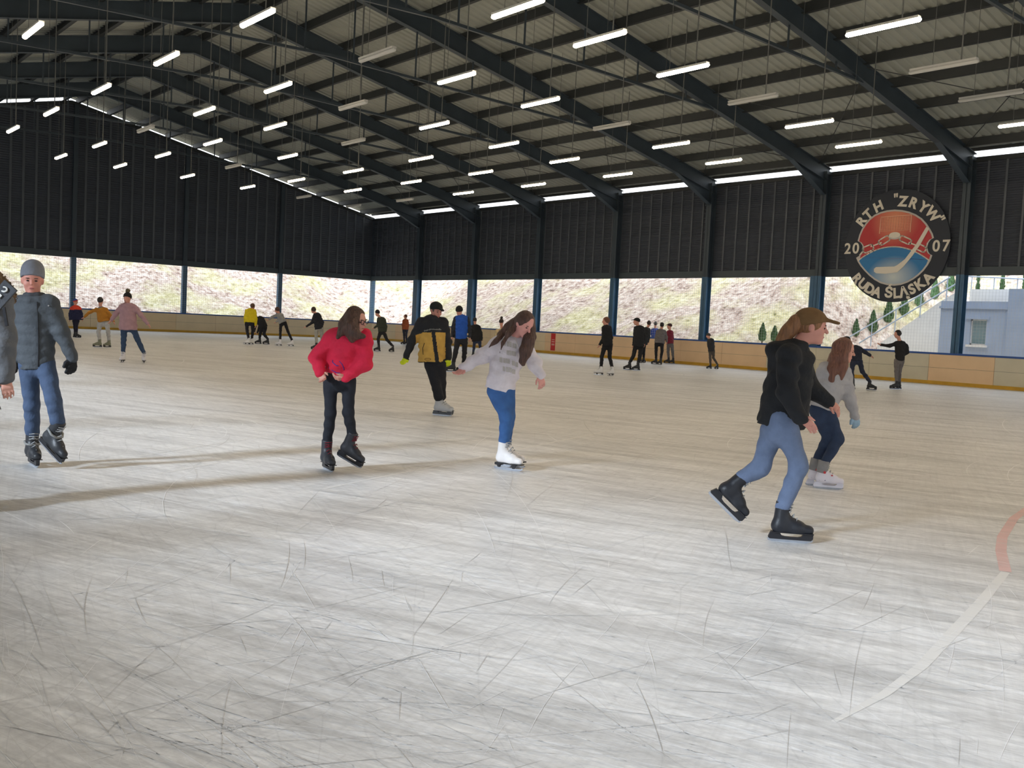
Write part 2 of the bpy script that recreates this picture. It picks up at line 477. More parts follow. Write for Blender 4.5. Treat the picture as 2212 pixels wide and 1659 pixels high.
def lamp(x, y, on=True):
    e = empty('tube_lamp', (x, y, ZL))
    tag(e, cat='lamp', group='lit hanging tube lamps' if on else 'unlit hanging tube lamps'); LAMPS.append((x, y, on, e))
    inst('diffuser', ME_ON if on else ME_OFF, e); inst('housing', ME_H, e)
    for s in (-.40, .40):
        s = next((q for q in (s, s * .6, s * 1.3) if all(abs(y + q - f) > .17 for f in FY)), s)
        inst('hanging_rod', ME_ROD, e, (0, s, .07), scale=(1.1 if s < 0 else .45, 1.1 if s < 0 else .45, zr(x) + .41 - ZL - .07))
ON = [(51,83,91,50),(520,57,591,24),(331,140,387,116),(197,203,240,184),(571,199,629,181),(93,249,128,235),(417,249,465,233),(570,280,618,267),(12,287,44,273),(116,343,147,334),(197,318,233,308),(243,363,276,354),(333,339,370,332),(388,385,422,377),(439,314,480,302),(599,343,643,334),(620,393,660,386),(518,408,552,401),(1063,37,1172,2),(1240,103,1349,67),(946,182,1025,157),(1420,167,1528,138),(1125,233,1208,211),(905,280,970,263),(1056,321,1120,306),(1410,321,1488,306),(882,350,936,337),(1187,354,1251,340),(740,375,786,364),(1011,379,1065,368),(1302,384,1366,372),(865,399,911,388),(1125,405,1179,395),(978,422,1023,413),(742,416,782,407),(1830,79,1982,40),(1696,278,1799,258),(1804,320,1904,304),(1523,356,1602,343),(2164,276,2278,256)]
OFF = [(300,285,329,275),(490,364,518,356),(641,428,672,424),(775,132,853,108),(732,239,792,219),(740,312,786,303),(1282,282,1360,265),(855,436,894,430),(748,447,779,444),(1967,160,2107,130),(1573,228,1678,204),(2075,218,2203,199)]
for lst, on in ((ON, True), (OFF, False)):
    for a in lst:
        p = atz((a[0] + a[2]) / 2, (a[1] + a[3]) / 2, ZL); lamp(p[0], p[1], on)
# the same rows go on over the part of the hall behind and beside the camera
for rx, ys in ((-8.5, (-53, -58, -63, -68)), (-11.9, (-53.5, -58.5, -63.5, -68.5)), (-15.2, (-54, -59, -64, -69)), (-18.5, (-54.4, -59.4, -64.4, -69.4)),
               (-21.7, (-49.6, -54.6, -59.6, -64.6, -69.6)), (-24.4, (-50, -55, -60, -65, -70)), (-27.4, (-45.3, -50.3, -55.3, -60.3, -65.3)),
               (-30.4, (-40.4, -45.4, -50.4, -55.4, -60.4, -65.4)), (-33.5, (-15.5, -20.5, -25.5, -30.5, -35.5))):
    for yy in ys: lamp(rx, yy)

rows = [[l for l in LAMPS if abs(l[0] - c) < 1.6] for c in (-8.5, -11.9, -15.2, -18.5, -21.7, -24.4, -27.4, -30.4, -33.5)]
for i, r in enumerate(rows):
    for j, l in enumerate(sorted(r, key=lambda q: -q[1])):
        l[3]['label'] = '%s tube lamp, %s from the gable wall in the %s row from emblem wall' % ('lit' if l[2] else 'unlit', ORD[j], ORD[i])

# ================================================================== SAFETY NET above the boards
def net():
    mb = MB(); t = .0022; z0, z1 = .0, 4.07
    for z in np.arange(z0 + .1, z1, .12): mb.box(-.006 - t, -.006 + t, -56, -.25, z - t, z + t); mb.box(-31, -.01, -.25 - t, -.25 + t, z - t, z + t)
    for y in np.arange(-56, -.5, .12): mb.box(-.006 - t, -.006 + t, y - t, y + t, z0, z1)
    for x in np.arange(-31, -.5, .12): mb.box(x - t, x + t, -.25 - t, -.25 + t, z0, z1)
    o = mb.build('safety_net', mat('net_cord', (200, 202, 204), .8)); tag(o, 'fine pale safety net stretched above the rink boards', 'net', kind='stuff')
net()
# ================================================================== CLUB EMBLEM
def glyph(ch, size, bold=.0, ext=.008):
    cu = bpy.data.curves.new('glyph', 'FONT'); cu.body = ch; cu.size = size; cu.align_x = 'CENTER'; cu.align_y = 'CENTER'
    cu.extrude = ext; cu.offset = bold; cu.resolution_u = 4
    t = bpy.data.objects.new('glyph', cu); COL.objects.link(t)
    dg = bpy.context.evaluated_depsgraph_get()
    me = bpy.data.meshes.new_from_object(t.evaluated_get(dg)); me.name = 'letter'
    bpy.data.objects.remove(t); bpy.data.curves.remove(cu)
    return me
def radial(name, c_in, c_out, loc, radius):
    m = bpy.data.materials.new(name); m.use_nodes = True; nt = m.node_tree; b = nt.nodes['Principled BSDF']
    b.inputs['Roughness'].default_value = .5
    tc = nt.nodes.new('ShaderNodeTexCoord'); mp = nt.nodes.new('ShaderNodeMapping'); mp.vector_type = 'TEXTURE'
    mp.inputs['Location'].default_value = loc; mp.inputs['Scale'].default_value = radius
    g = nt.nodes.new('ShaderNodeTexGradient'); g.gradient_type = 'SPHERICAL'; r = nt.nodes.new('ShaderNodeValToRGB')
    r.color_ramp.elements[0].color = (*lin(c_out), 1); r.color_ramp.elements[1].color = (*lin(c_in), 1)
    L = nt.links; L.new(tc.outputs['Object'], mp.inputs['Vector']); L.new(mp.outputs['Vector'], g.inputs['Vector'])
    L.new(g.outputs['Fac'], r.inputs['Fac']); L.new(r.outputs['Color'], b.inputs['Base Color'])
    return m
EX = -.10
def ew(cx, cy):                                   # point of the emblem drawing -> (y, z) on the wall
    p = atx(1810 + cx / 6.146, 400 + cy / 6.146, EX); return np.array([p[1], p[2]])
EC = ew(765, 806)
emb = empty('club_emblem', (EX, EC[0], EC[1]))
tag(emb, 'round black club emblem with red and blue hockey picture on the louvred wall', 'emblem')
def el(cx, cy): return ew(cx, cy) - EC
def plate(poly, x0, x1, name, m, par=emb):
    return MB().prism(poly, 'x', x0, x1).build(name, m, par)
def circ(c, rx, ry=None, n=48): return [(c[0] + rx * math.cos(2 * math.pi * i / n), c[1] + (ry or rx) * math.sin(2 * math.pi * i / n)) for i in range(n)]
M_EB = mat('emblem_black', (46, 52, 62), .6); M_EW = mat('emblem_white', (226, 220, 205), .55); M_ES = mat('emblem_silver', (196, 192, 186), .5)
plate(circ((0, 0), 2.20, n=72), .02, -.02, 'backing_disc', M_EB)
out = [(760,325),(860,332),(950,352),(1040,388),(1120,440),(1180,505),(1230,580),(1265,645),(1280,700),(1240,722),(1205,770),(1192,830),(1205,885),(1225,915),(1258,932),
       (1235,1000),(1200,1062),(1145,1135),(1080,1198),(1010,1250),(930,1293),(840,1325),(750,1336),(660,1328),(570,1303),(490,1258),(420,1202),(355,1135),(305,1075),(270,1020),(248,965),
       (295,935),(325,900),(338,850),(330,800),(305,762),(268,742),(290,660),(325,580),(370,510),(420,450),(490,395),(570,358),(660,335)]
Q = [el(*p) for p in out]; cc_ = el(760, 830)
plate(Q, -.02, -.035, 'silver_rim', M_ES)
ins = [cc_ + (q - cc_) * .955 for q in Q]
def yarc(cx): return 1000 - 182 * (1 - ((cx - 750) / 470.0) ** 2) if True else 0
up_i = [q for q, o_ in zip(ins, out) if o_[1] < yarc(o_[0]) - 8]
# keep order: start at left end of the divide, over the top, to the right end
iu = [i for i, o_ in enumerate(out) if o_[1] < yarc(o_[0]) - 8]; il = [i for i, o_ in enumerate(out) if i not in iu]
arcp = [el(cx, yarc(cx)) for cx in np.linspace(1205, 295, 24)]
rot = [i for i in iu if i > 30] + [i for i in iu if i <= 30]
red = [ins[i] for i in rot] + arcp
blue = [ins[i] for i in il] + arcp[::-1]
plate(red, -.035, -.045, 'red_field', radial('emblem_red', (226, 150, 110), (184, 44, 50), (0, *el(770, 470)), (1.05, 1.05, 1.05)))
plate(blue, -.035, -.045, 'blue_field', radial('emblem_blue', (206, 214, 212), (30, 118, 176), (0, *el(740, 1220)), (1.0, 1.15, .85)))
def line(pts, w, name, m=M_EW, x=-.052, par=emb):
    mb = MB()
    P_ = [np.array([x, *el(*p)]) for p in pts]
    for a, b in zip(P_[:-1], P_[1:]):
        d = (b - a) / np.linalg.norm(b - a); mb.bar(a - d * w * .4, b + d * w * .4, w, .012, up=(1, 0, 0))
    return mb.build(name, m, par)
line([(cx, yarc(cx)) for cx in np.linspace(1215, 285, 20)], .045, 'field_divide')
M_NET = mat('emblem_goal', (232, 176, 146), .55)
goal = line([(562, 642), (585, 428), (990, 397), (968, 620)], .035, 'goal_frame', M_NET)
for t in np.linspace(.12, .95, 9): line([(585 - 20 * t, 428 + 195 * t), (990 - 20 * t, 397 + 205 * t)], .012, 'net_line', M_NET, par=emb)
for t in np.linspace(.08, .92, 11): line([(585 + 405 * t, 428 - 31 * t), (568 + 400 * t, 625 - 26 * t)], .009, 'net_line', M_NET, par=emb)
plate(circ(el(765, 688), .235, .10, 28), -.045, -.054, 'puck_edge', M_ES); plate(circ(el(763, 664), .235, .115, 28), -.050, -.060, 'puck_top', M_EW)
def lnk(c, a, l, h):
    ca, sa = math.cos(a), math.sin(a)
    pts = [(-l, -h), (-l * .6, -h * 1.4), (l * .6, -h * 1.4), (l, -h), (l, h), (l * .6, h * 1.4), (-l * .6, h * 1.4), (-l, h), (-l, -h)]
    line([(c[0] + p[0] * ca - p[1] * sa, c[1] + p[0] * sa + p[1] * ca) for p in pts], .05, 'chain_link')
lnk((410, 845), -.40, 72, 28); line([(450, 815), (585, 765)], .05, 'chain_link'); lnk((625, 735), -.55, 78, 26)
lnk((905, 730), .42, 78, 26); line([(955, 765), (1050, 800)], .05, 'chain_link'); lnk((1110, 835), .45, 68, 28)
line([(345, 870), (300, 930)], .05, 'chain_link')
plate([el(*p) for p in ((1225, 575), (1185, 555), (1040, 800), (900, 985), (800, 1062), (760, 1082), (520, 1088), (490, 1112), (490, 1150), (520, 1172), (640, 1178), (800, 1158), (880, 1085), (1000, 940), (1100, 800))], -.058, -.068, 'hockey_stick', M_EW)
LT = [('R', 320, 485, 1), ('T', 408, 392, 1), ('H', 545, 290, 1), ('"', 775, 190, 1), ('Z', 868, 222, 1), ('R', 1005, 243, 1), ('Y', 1138, 300, 1), ('W', 1258, 392, 1), ('"', 1352, 462, 1),
      ('R', 252, 1242, -1), ('U', 335, 1318, -1), ('D', 425, 1382, -1), ('A', 520, 1425, -1), ('\u015a', 680, 1432, -1), ('L', 780, 1440, -1), ('\u0104', 880, 1425, -1), ('S', 990, 1385, -1), ('K', 1092, 1322, -1), ('A', 1208, 1238, -1),
      ('2', 135, 850, 0), ('0', 243, 845, 0), ('0', 1310, 815, 0), ('7', 1440, 810, 0)]
gc = {}
for ch, cx, cy, k in LT:
    p = el(cx, cy); d = p - el(760, 830); d /= np.linalg.norm(d)
    up2 = d if k == 1 else (-d if k == -1 else np.array([0, 1.0]))
    key = (ch, k == 0)
    if key not in gc: gc[key] = glyph(ch, .54 if k else .60, .022 if (k and ch != '"') else .012); gc[key].materials.append(M_EW)
    o = bpy.data.objects.new('letter' if k else 'digit', gc[key]); link(o, emb)
    yv = Vector((0, up2[0], up2[1])); zv = Vector((-1, 0, 0)); xv = yv.cross(zv)
    o.matrix_local = Matrix(((xv[0], yv[0], zv[0], -.03), (xv[1], yv[1], zv[1], p[0]), (xv[2], yv[2], zv[2], p[1]), (0, 0, 0, 1)))

# ================================================================== OUTSIDE: slope, stairs, building
def hz(x, y):
    d1 = max(0.0, x - (2.0 if y > -30 else 9.7 if y < -34 else 2.0 + (-30 - y) * 1.925)); d2 = max(0.0, y - 2.2)
    d = math.hypot(d1, d2)
    return min(9.5, .62 * d) - .15 + (0 if d == 0 else .25 * math.sin(x * .7 + 1) * math.sin(y * .6) * min(1, d / 4))
def hill():
    mb = MB(); xs = list(np.arange(-70, 1.5, 1.5)) + list(np.arange(1.5, 30, .5)) + list(np.arange(30, 70, 4))
    ys = list(np.arange(-100, 2, 1.2)) + list(np.arange(2, 30, .5)) + list(np.arange(30, 70, 4))
    v = [(x, y, hz(x, y) + (random.uniform(-.06, .06) if (x > 2 or y > 2.2) else 0)) for x in xs for y in ys]; n = len(ys); f = []
    for i in range(len(xs) - 1):
        for j in range(n - 1):
            if XL - 3 < xs[i] and xs[i + 1] < 1.2 and YF - 3 < ys[j] and ys[j + 1] < 1.5: continue
            f.append((i * n + j, (i + 1) * n + j, (i + 1) * n + j + 1, i * n + j + 1))
    m = bpy.data.materials.new('leafy_bank'); m.use_nodes = True; nt = m.node_tree; b = nt.nodes['Principled BSDF']; b.inputs['Roughness'].default_value = .95
    b.inputs['Specular IOR Level'].default_value = .1
    tc = nt.nodes.new('ShaderNodeTexCoord'); L = nt.links
    def nz(s, d, r=.6):
        q = nt.nodes.new('ShaderNodeTexNoise'); q.inputs['Scale'].default_value = s; q.inputs['Detail'].default_value = d; q.inputs['Roughness'].default_value = r
        L.new(tc.outputs['Object'], q.inputs['Vector']); return q
    def rp(f_, st):
        r = nt.nodes.new('ShaderNodeValToRGB'); e = r.color_ramp.elements; e[0].position, e[1].position = st[0][0], st[-1][0]
        e[0].color, e[1].color = (*lin(st[0][1]), 1), (*lin(st[-1][1]), 1)
        for p, c in st[1:-1]: e.new(p).color = (*lin(c), 1)
        L.new(f_, r.inputs['Fac']); return r.outputs['Color']
    leaf = rp(nz(3.2, 7, .72).outputs['Fac'], [(.33, (92, 76, 68)), (.41, (168, 144, 132)), (.50, (206, 188, 176)), (.64, (236, 226, 216))])
    grass = rp(nz(2.8, 7, .72).outputs['Fac'], [(.33, (118, 116, 74)), (.41, (190, 182, 136)), (.51, (214, 206, 166)), (.65, (238, 233, 208))])
    mk = rp(nz(.33, 4, .6).outputs['Fac'], [(.46, (0, 0, 0)), (.62, (255, 255, 255))])
    mx = nt.nodes.new('ShaderNodeMix'); mx.data_type = 'RGBA'; L.new(mk, mx.inputs[0]); L.new(leaf, mx.inputs[6]); L.new(grass, mx.inputs[7])
    L.new(mx.outputs[2], b.inputs['Base Color'])
    bp = nt.nodes.new('ShaderNodeBump'); bp.inputs['Strength'].default_value = .7; bp.inputs['Distance'].default_value = .12
    L.new(nz(6, 5, .7).outputs['Fac'], bp.inputs['Height']); L.new(bp.outputs['Normal'], b.inputs['Normal'])
    o = mb.add(v, f).build('hillside', m); tag(o, 'steep bank of dry leaves and pale grass outside the hall', 'hillside', kind='structure')
hill()
M_TH = mat('thuja_green', (74, 104, 66), .9, bump=.5, bscale=25, var=.35, vscale=14); M_BARK = mat('bark', (92, 72, 54), .9)
def ground_hit(px, py):
    d = ray(px, py); x = 1.5
    while x < 40:
        p = CAM + d * ((x - CAM[0]) / d[0])
        if hz(p[0], p[1]) >= p[2]: return p
        x += .05
    return p
def thuja(px, pyb, hgt, wid, X, lab):
    p = ground_hit(px, pyb) if X == 0 else atx(px, pyb, X); z0 = hz(p[0], p[1]) - .05; e = empty('thuja_shrub', (p[0], p[1], z0)); zt = hgt + .05 if X == 0 else p[2] - z0 + hgt
    tag(e, lab, 'shrub', 'young conifers beside the outdoor stairs')
    mb = MB(); r = random.Random(px); v = []; f = []
    for i in range(260):                                     # upright sprays of flat needles round a cone
        t = r.random() ** .8; a = r.uniform(0, 6.283); rad = wid * (1 - t) ** .8 * r.uniform(.55, 1.0) * (1 if t > .12 else .6 + 3 * t)
        c = np.array([rad * math.cos(a), rad * math.sin(a), .08 + t * (zt - .1)]); s_ = .05 + .05 * (1 - t)
        o_ = np.array([math.cos(a), math.sin(a), 0]); t_ = np.array([-math.sin(a), math.cos(a), 0]); k = len(v)
        v += [c - t_ * s_, c + t_ * s_, c + o_ * s_ * .7 + UP * s_ * 2.6, c - o_ * s_ * .5 + UP * s_ * .3]
        f += [(k, k + 1, k + 2), (k, k + 2, k + 3), (k + 1, k + 3, k + 2)]
    mb.add(v, f)
    n = 12; ring = []
    for t in np.linspace(0, 1, 7):
        ring.append((.0, .0, .06 + t * (zt - .1)))
    mb.tube(ring, [wid * .75 * max(.03, (1 - t) ** .8) * (1 if t > .1 else .6) for t in np.linspace(0, 1, 7)], n)
    mb.build('foliage', M_TH, e); MB().tube([(0, 0, -.1), (0, 0, .25)], .03, 6).build('stem', M_BARK, e)
TH = [(1646, 738, .85, .20, 0), (1672, 738, .70, .18, 0), (1697, 739, .75, .20, 0), (1848, 728, .85, .2, 0), (1884, 718, 1.1, .30, 0), (1918, 698, 1.2, .32, 0), (1952, 682, 1.1, .28, 0),
      (1985, 664, 1.1, .26, 0), (2018, 646, 1.1, .26, 0), (2053, 630, 1.1, .28, 0), (2112, 620, 1.0, .32, 10.6), (2165, 621, 1.0, .42, 10.6), (2212, 622, 1.0, .36, 10.6)]
TL = ['small dark green conifer on the bank behind the boards, tallest of a close trio', 'small dark green conifer on the bank, middle of a close trio', 'small dark green conifer on the bank, last of a close trio'] + \
     ['narrow conifer at the foot of the outdoor stair rail'] + ['%s conifer up the outdoor stair rail' % w for w in ('second', 'third', 'fourth', 'fifth', 'sixth', 'seventh')] + \
     ['narrow clipped conifer behind the white parapet', 'broad clipped conifer behind the white parapet', 'clipped conifer beside the taller block of the outbuilding']
for a, l in zip(TH, TL): thuja(*a, l)
# stair with rails
M_GALV = mat('galvanised_rail', (176, 190, 208), .35, metal=.3); M_CONC = mat('white_render', (236, 236, 234), .8, var=.04, vscale=2); M_STEP = mat('concrete_step', (186, 176, 160), .9, var=.1, vscale=4)
SX = 7.6
st = empty('outdoor_stairs', (SX, -36, 0)); tag(st, 'concrete outdoor stair with white side wall climbing the bank', 'stairs')
so = np.array([SX, -36, 0])
a = atx(1895, 746, SX)[1:]; b = atx(2030, 652, SX)[1:]; c_ = atx(2078, 624, SX)[1:]
MB().prism([(a[0] - so[1], -.2), (a[0] - so[1], a[1]), (b[0] - so[1], b[1]), (c_[0] - so[1], c_[1]), (c_[0] - so[1], -.2)], 'x', 0, .25).build('side_wall', M_CONC, st)
ns = 13
y0, z0 = a[0] + 1.3, .3
for i in range(ns):
    t0 = i / ns; yy = a[0] + .6 + (c_[0] - a[0] - .6) * t0; zz = .45 + (c_[1] - .55 - .45) * (i + 1) / ns; dy = (c_[0] - a[0] - .6) / ns
    MB().box(.26, 1.9, yy - so[1] + dy, yy - so[1], zz - .35, zz).build('step', M_STEP, st)
rl = empty('stair_railing', (SX - .15, -36, 0)); tag(rl, 'pale galvanised double hand rail rising along the outdoor stairs', 'railing')
ro = np.array([SX - .15, -36, 0])
U = [atx(1830, 731, SX - .15), atx(2052, 599, SX - .15)]; D_ = [atx(1856, 741, SX - .15), atx(2072, 609, SX - .15)]
MB().tube([U[0] - ro, U[1] - ro], .035, 8).build('hand_rail', M_GALV, rl); MB().tube([D_[0] - ro, D_[1] - ro], .035, 8).build('hand_rail', M_GALV, rl)
for t in np.linspace(.02, .98, 5):
    p = U[0] + (U[1] - U[0]) * t
    MB().tube([p - ro, np.array([p[0], p[1], max(-.2, p[2] - 1.1)]) - ro], .025, 6).build('rail_post', M_GALV, rl)
zt8 = atx(2130, 625, 8.2)[2]
tr = empty('terrace_railing', (8.35, -42, 4)); tag(tr, 'pale horizontal hand rail above the white parapet', 'railing')
p, q = atx(2092, 597, 8.35), atx(2260, 605, 8.35); to = np.array([8.35, -42, 4])
MB().tube([p - to, q - to], .03, 8).build('hand_rail', M_GALV, tr)
for t in np.linspace(.05, .95, 4):
    w = p + (q - p) * t - to; MB().tube([w, np.array([w[0], w[1], zt8 - 4])], .022, 6).build('rail_post', M_GALV, tr)
# outbuilding
BXo = 5.0
ob = empty('outbuilding', (BXo, -48, 0)); tag(ob, 'rendered outbuilding, its shade coloured blue grey, with a small window behind the boards', 'building'); oo = np.array([BXo, -48, 0])
M_REN = mat('shade_tinted_render', (172, 188, 212), .85, var=.04, vscale=1.5)  # blue grey stands for the hall's shade on the building, put into the colour
ya = atx(2030, 700, BXo)[1]; za = atx(2030, 650, BXo)[2]; yb = atx(2175, 700, BXo)[1]; zb = atx(2190, 624, BXo)[2]
wy0, wy1 = atx(2096, 700, BXo)[1], atx(2131, 700, BXo)[1]; wz0, wz1 = atx(2113, 745, BXo)[2], atx(2113, 690, BXo)[2]
mb = MB()                                                     # wall with a real window opening
for y0, y1, z0, z1 in ((ya, wy0, -.2, za), (wy1, yb, -.2, za), (wy0, wy1, -.2, wz0), (wy0, wy1, wz1, za)):
    mb.box(0, .3, y1 - oo[1], y0 - oo[1], z0, z1)
mb.box(.3, 2.5, yb - oo[1], ya - oo[1], za - .2, za); mb.box(.3, 2.5, ya - oo[1] - .3, ya - oo[1], -.2, za)
mb.build('low_wall', M_REN, ob)
MB().box(-.05, 2.5, -15, yb - oo[1], -.2, zb).build('tall_block', M_REN, ob)
MB().box(-.06, .0, yb - oo[1], ya - oo[1] + .05, za - .32, za - .22).build('cornice', M_REN, ob)
wf = MB().box(.10, .16, wy1 - oo[1], wy0 - oo[1], wz0, wz0 + .05).box(.10, .16, wy1 - oo[1], wy0 - oo[1], wz1 - .05, wz1).box(.10, .16, wy0 - oo[1] - .05, wy0 - oo[1], wz0, wz1).box(.10, .16, wy1 - oo[1], wy1 - oo[1] + .05, wz0, wz1).build('window_frame', M_CONC, ob)
MB().box(.12, .14, wy1 - oo[1], wy0 - oo[1], wz0, wz1).build('pane', mat('window_pane', (120, 146, 150), .12, spec=.6), wf)
MB().box(-.10, .12, wy1 - oo[1] - .1, wy0 - oo[1] + .1, wz0 - .10, wz0).build('window_sill', M_CONC, wf)
MB().box(-.06, .1, wy1 - oo[1] - .12, wy0 - oo[1] + .2, wz1, wz1 + .10).build('lintel', M_REN, wf)
p0, p1 = atx(2090, 700, 8.2), atx(2172, 700, 8.2); zt = atx(2130, 625, 8.2)[2]
pw = MB().box(8.2, 8.5, p1[1] - 9, p0[1], -.2, zt).build('parapet_wall', M_CONC); tag(pw, 'white rendered parapet wall above the outbuilding', 'wall')

# ================================================================== PEOPLE
class SDF:
    """smooth union of limbs on a grid, meshed with surface nets"""
    def __init__(s, vox): s.vox = vox; s.ops = []
    def cap(s, a, b, ra, rb=None, k=.02, ax=None, sc=1.0):
        s.ops.append(('cap', np.array(a, float), np.array(b, float), float(ra), float(ra if rb is None else rb), k, ax, sc)); return s
    def ell(s, c, axes, rad, k=.02, sub=False):
        s.ops.append(('ell', np.array(c, float), np.array(axes, float), np.array(rad, float), k, sub)); return s
    def cut(s, p, n): s.ops.append(('cut', np.array(p, float), np.array(n, float))); return s
    def ring(s, c, n, R, r, k=.02, flat=1.0):
        n = np.array(n, float); n /= np.linalg.norm(n); a = np.cross(n, FH); a /= np.linalg.norm(a); b = np.cross(n, a)
        P_ = [np.array(c) + R * (math.cos(t) * a + math.sin(t) * b) for t in np.linspace(0, 2 * math.pi, 9)]
        for p, q in zip(P_[:-1], P_[1:]): s.cap(p, q, r, r, k)
        return s
    def mesh(s, disp=None):
        lo = np.full(3, 1e9); hi = -lo
        for o in s.ops:
            if o[0] == 'cap': R = max(o[3], o[4]) * max(1, o[7]); lo = np.minimum(lo, np.minimum(o[1], o[2]) - R); hi = np.maximum(hi, np.maximum(o[1], o[2]) + R)
            elif o[0] == 'ell' and not o[5]: R = o[3].max(); lo = np.minimum(lo, o[1] - R); hi = np.maximum(hi, o[1] + R)
        v = s.vox; lo -= 3.5 * v; hi += 3.5 * v
        g = [np.arange(lo[i], hi[i] + v, v, dtype=np.float32) for i in range(3)]
        F = np.full([len(a) for a in g], .3, np.float32)
        for o in s.ops:
            if o[0] == 'cut':
                d = (g[0][:, None, None] - o[1][0]) * o[2][0] + (g[1][None, :, None] - o[1][1]) * o[2][1] + (g[2][None, None, :] - o[1][2]) * o[2][2]
                np.maximum(F, d, out=F); continue
            if o[0] == 'cap': a, b, ra, rb_, k, ax, sc = o[1:]; R = max(ra, rb_) * max(1, sc) + k + 3 * v; l = np.minimum(a, b) - R; h = np.maximum(a, b) + R
            else: c, axes, rad, k, sub = o[1:]; R = rad.max() + k + 3 * v; l = c - R; h = c + R
            sl = []
            for i in range(3):
                i0 = max(0, int((l[i] - lo[i]) / v)); i1 = min(len(g[i]), int((h[i] - lo[i]) / v) + 2); sl.append(slice(i0, i1))
            if any(q.stop <= q.start for q in sl): continue
            X = g[0][sl[0]][:, None, None]; Y = g[1][sl[1]][None, :, None]; Z = g[2][sl[2]][None, None, :]
            if o[0] == 'cap':
                x, y, z = X - a[0], Y - a[1], Z - a[2]; ab = b - a
                if ax is not None and sc != 1.0:
                    e = 1 / sc - 1; t = (x * ax[0] + y * ax[1] + z * ax[2]) * e
                    x, y, z = x + t * ax[0], y + t * ax[1], z + t * ax[2]; ab = ab + e * (ab @ ax) * ax
                L2 = max(1e-9, ab @ ab); hh = np.clip((x * ab[0] + y * ab[1] + z * ab[2]) / L2, 0, 1)
                d = np.sqrt((x - hh * ab[0]) ** 2 + (y - hh * ab[1]) ** 2 + (z - hh * ab[2]) ** 2) - (ra + (rb_ - ra) * hh)
                d = d * min(1, sc); sub = False
            else:
                x, y, z = X - c[0], Y - c[1], Z - c[2]
                q = [(x * A[0] + y * A[1] + z * A[2]) / r for A, r in zip(axes, rad)]
                n0 = np.sqrt(q[0] ** 2 + q[1] ** 2 + q[2] ** 2); n1 = np.sqrt(sum((qq / r) ** 2 for qq, r in zip(q, rad))) + 1e-6
                d = n0 * (n0 - 1) / n1
            f = F[tuple(sl)]
            if sub: np.maximum(f, -d, out=f)
            else:
                hh = np.clip(.5 + .5 * (d - f) / k, 0, 1); f[...] = d * (1 - hh) + f * hh - k * hh * (1 - hh)
        if disp is not None: F += disp(g[0][:, None, None], g[1][None, :, None], g[2][None, None, :])
        # surface nets
        S = F < 0
        n = np.zeros([q - 1 for q in F.shape], np.int8)
        for i in (0, 1):
            for j in (0, 1):
                for m in (0, 1): n += S[i:F.shape[0] - 1 + i, j:F.shape[1] - 1 + j, m:F.shape[2] - 1 + m]
        act = np.argwhere((n > 0) & (n < 8))
        idx = np.full(n.shape, -1, np.int32); idx[tuple(act.T)] = np.arange(len(act))
        acc = np.zeros((len(act), 3)); cnt = np.zeros(len(act))
        cor = [(i, j, m) for i in (0, 1) for j in (0, 1) for m in (0, 1)]
        val = {c: F[act[:, 0] + c[0], act[:, 1] + c[1], act[:, 2] + c[2]] for c in cor}
        for c in cor:
            for ax_ in range(3):
                if c[ax_] == 0:
                    c2 = list(c); c2[ax_] = 1; c2 = tuple(c2); a, b = val[c], val[c2]; m = (a < 0) != (b < 0)
                    t = np.where(m, a / np.where(m, a - b, 1), 0); p = np.tile(np.array(c, float), (len(act), 1)); p[:, ax_] += t
                    acc[m] += p[m]; cnt[m] += 1
        V = (act + acc / np.maximum(cnt, 1)[:, None]) * v + lo
        Qs = []
        for ax_ in range(3):
            o1, o2 = [(1, 2), (2, 0), (0, 1)][ax_]
            sl0 = [slice(1, -1)] * 3; sl0[ax_] = slice(0, -1); sl1 = list(sl0); sl1[ax_] = slice(1, None)
            A = S[tuple(sl0)]; B = S[tuple(sl1)]
            e = np.argwhere(A != B); 
            if len(e) == 0: continue
            sgn = A[tuple(e.T)]; e = e + np.array([0 if i == ax_ else 1 for i in range(3)])
            q = []
            for d1, d2 in ((-1, -1), (0, -1), (0, 0), (-1, 0)):
                c = e.copy(); c[:, o1] += d1; c[:, o2] += d2; q.append(idx[tuple(c.T)])
            q = np.stack(q, 1); q[~sgn] = q[~sgn][:, ::-1]; Qs.append(q)
        Qs = np.concatenate(Qs); Qs = Qs[(Qs >= 0).all(1)]
        return V, Qs
    def build(s, name, mats, parent, pick=None, disp=None):
        V, Qd = s.mesh(disp); me = bpy.data.meshes.new(name)
        me.vertices.add(len(V)); me.vertices.foreach_set('co', V.astype(np.float32).ravel())
        me.loops.add(len(Qd) * 4); me.loops.foreach_set('vertex_index', Qd.astype(np.int32).ravel())
        me.polygons.add(len(Qd)); me.polygons.foreach_set('loop_start', np.arange(0, len(Qd) * 4, 4, dtype=np.int32))
        for m in (mats if isinstance(mats, (list, tuple)) else [mats]): me.materials.append(m)
        if pick is not None:
            ctr = V[Qd].mean(1); nr = np.cross(V[Qd[:, 2]] - V[Qd[:, 0]], V[Qd[:, 3]] - V[Qd[:, 1]]); nr /= np.linalg.norm(nr, axis=1)[:, None] + 1e-9
            me.polygons.foreach_set('material_index', np.asarray(pick(ctr, nr), np.int32))
        me.polygons.foreach_set('use_smooth', [True] * len(Qd)); me.update(calc_edges=True); me.validate()
        return link(bpy.data.objects.new(name, me), parent)

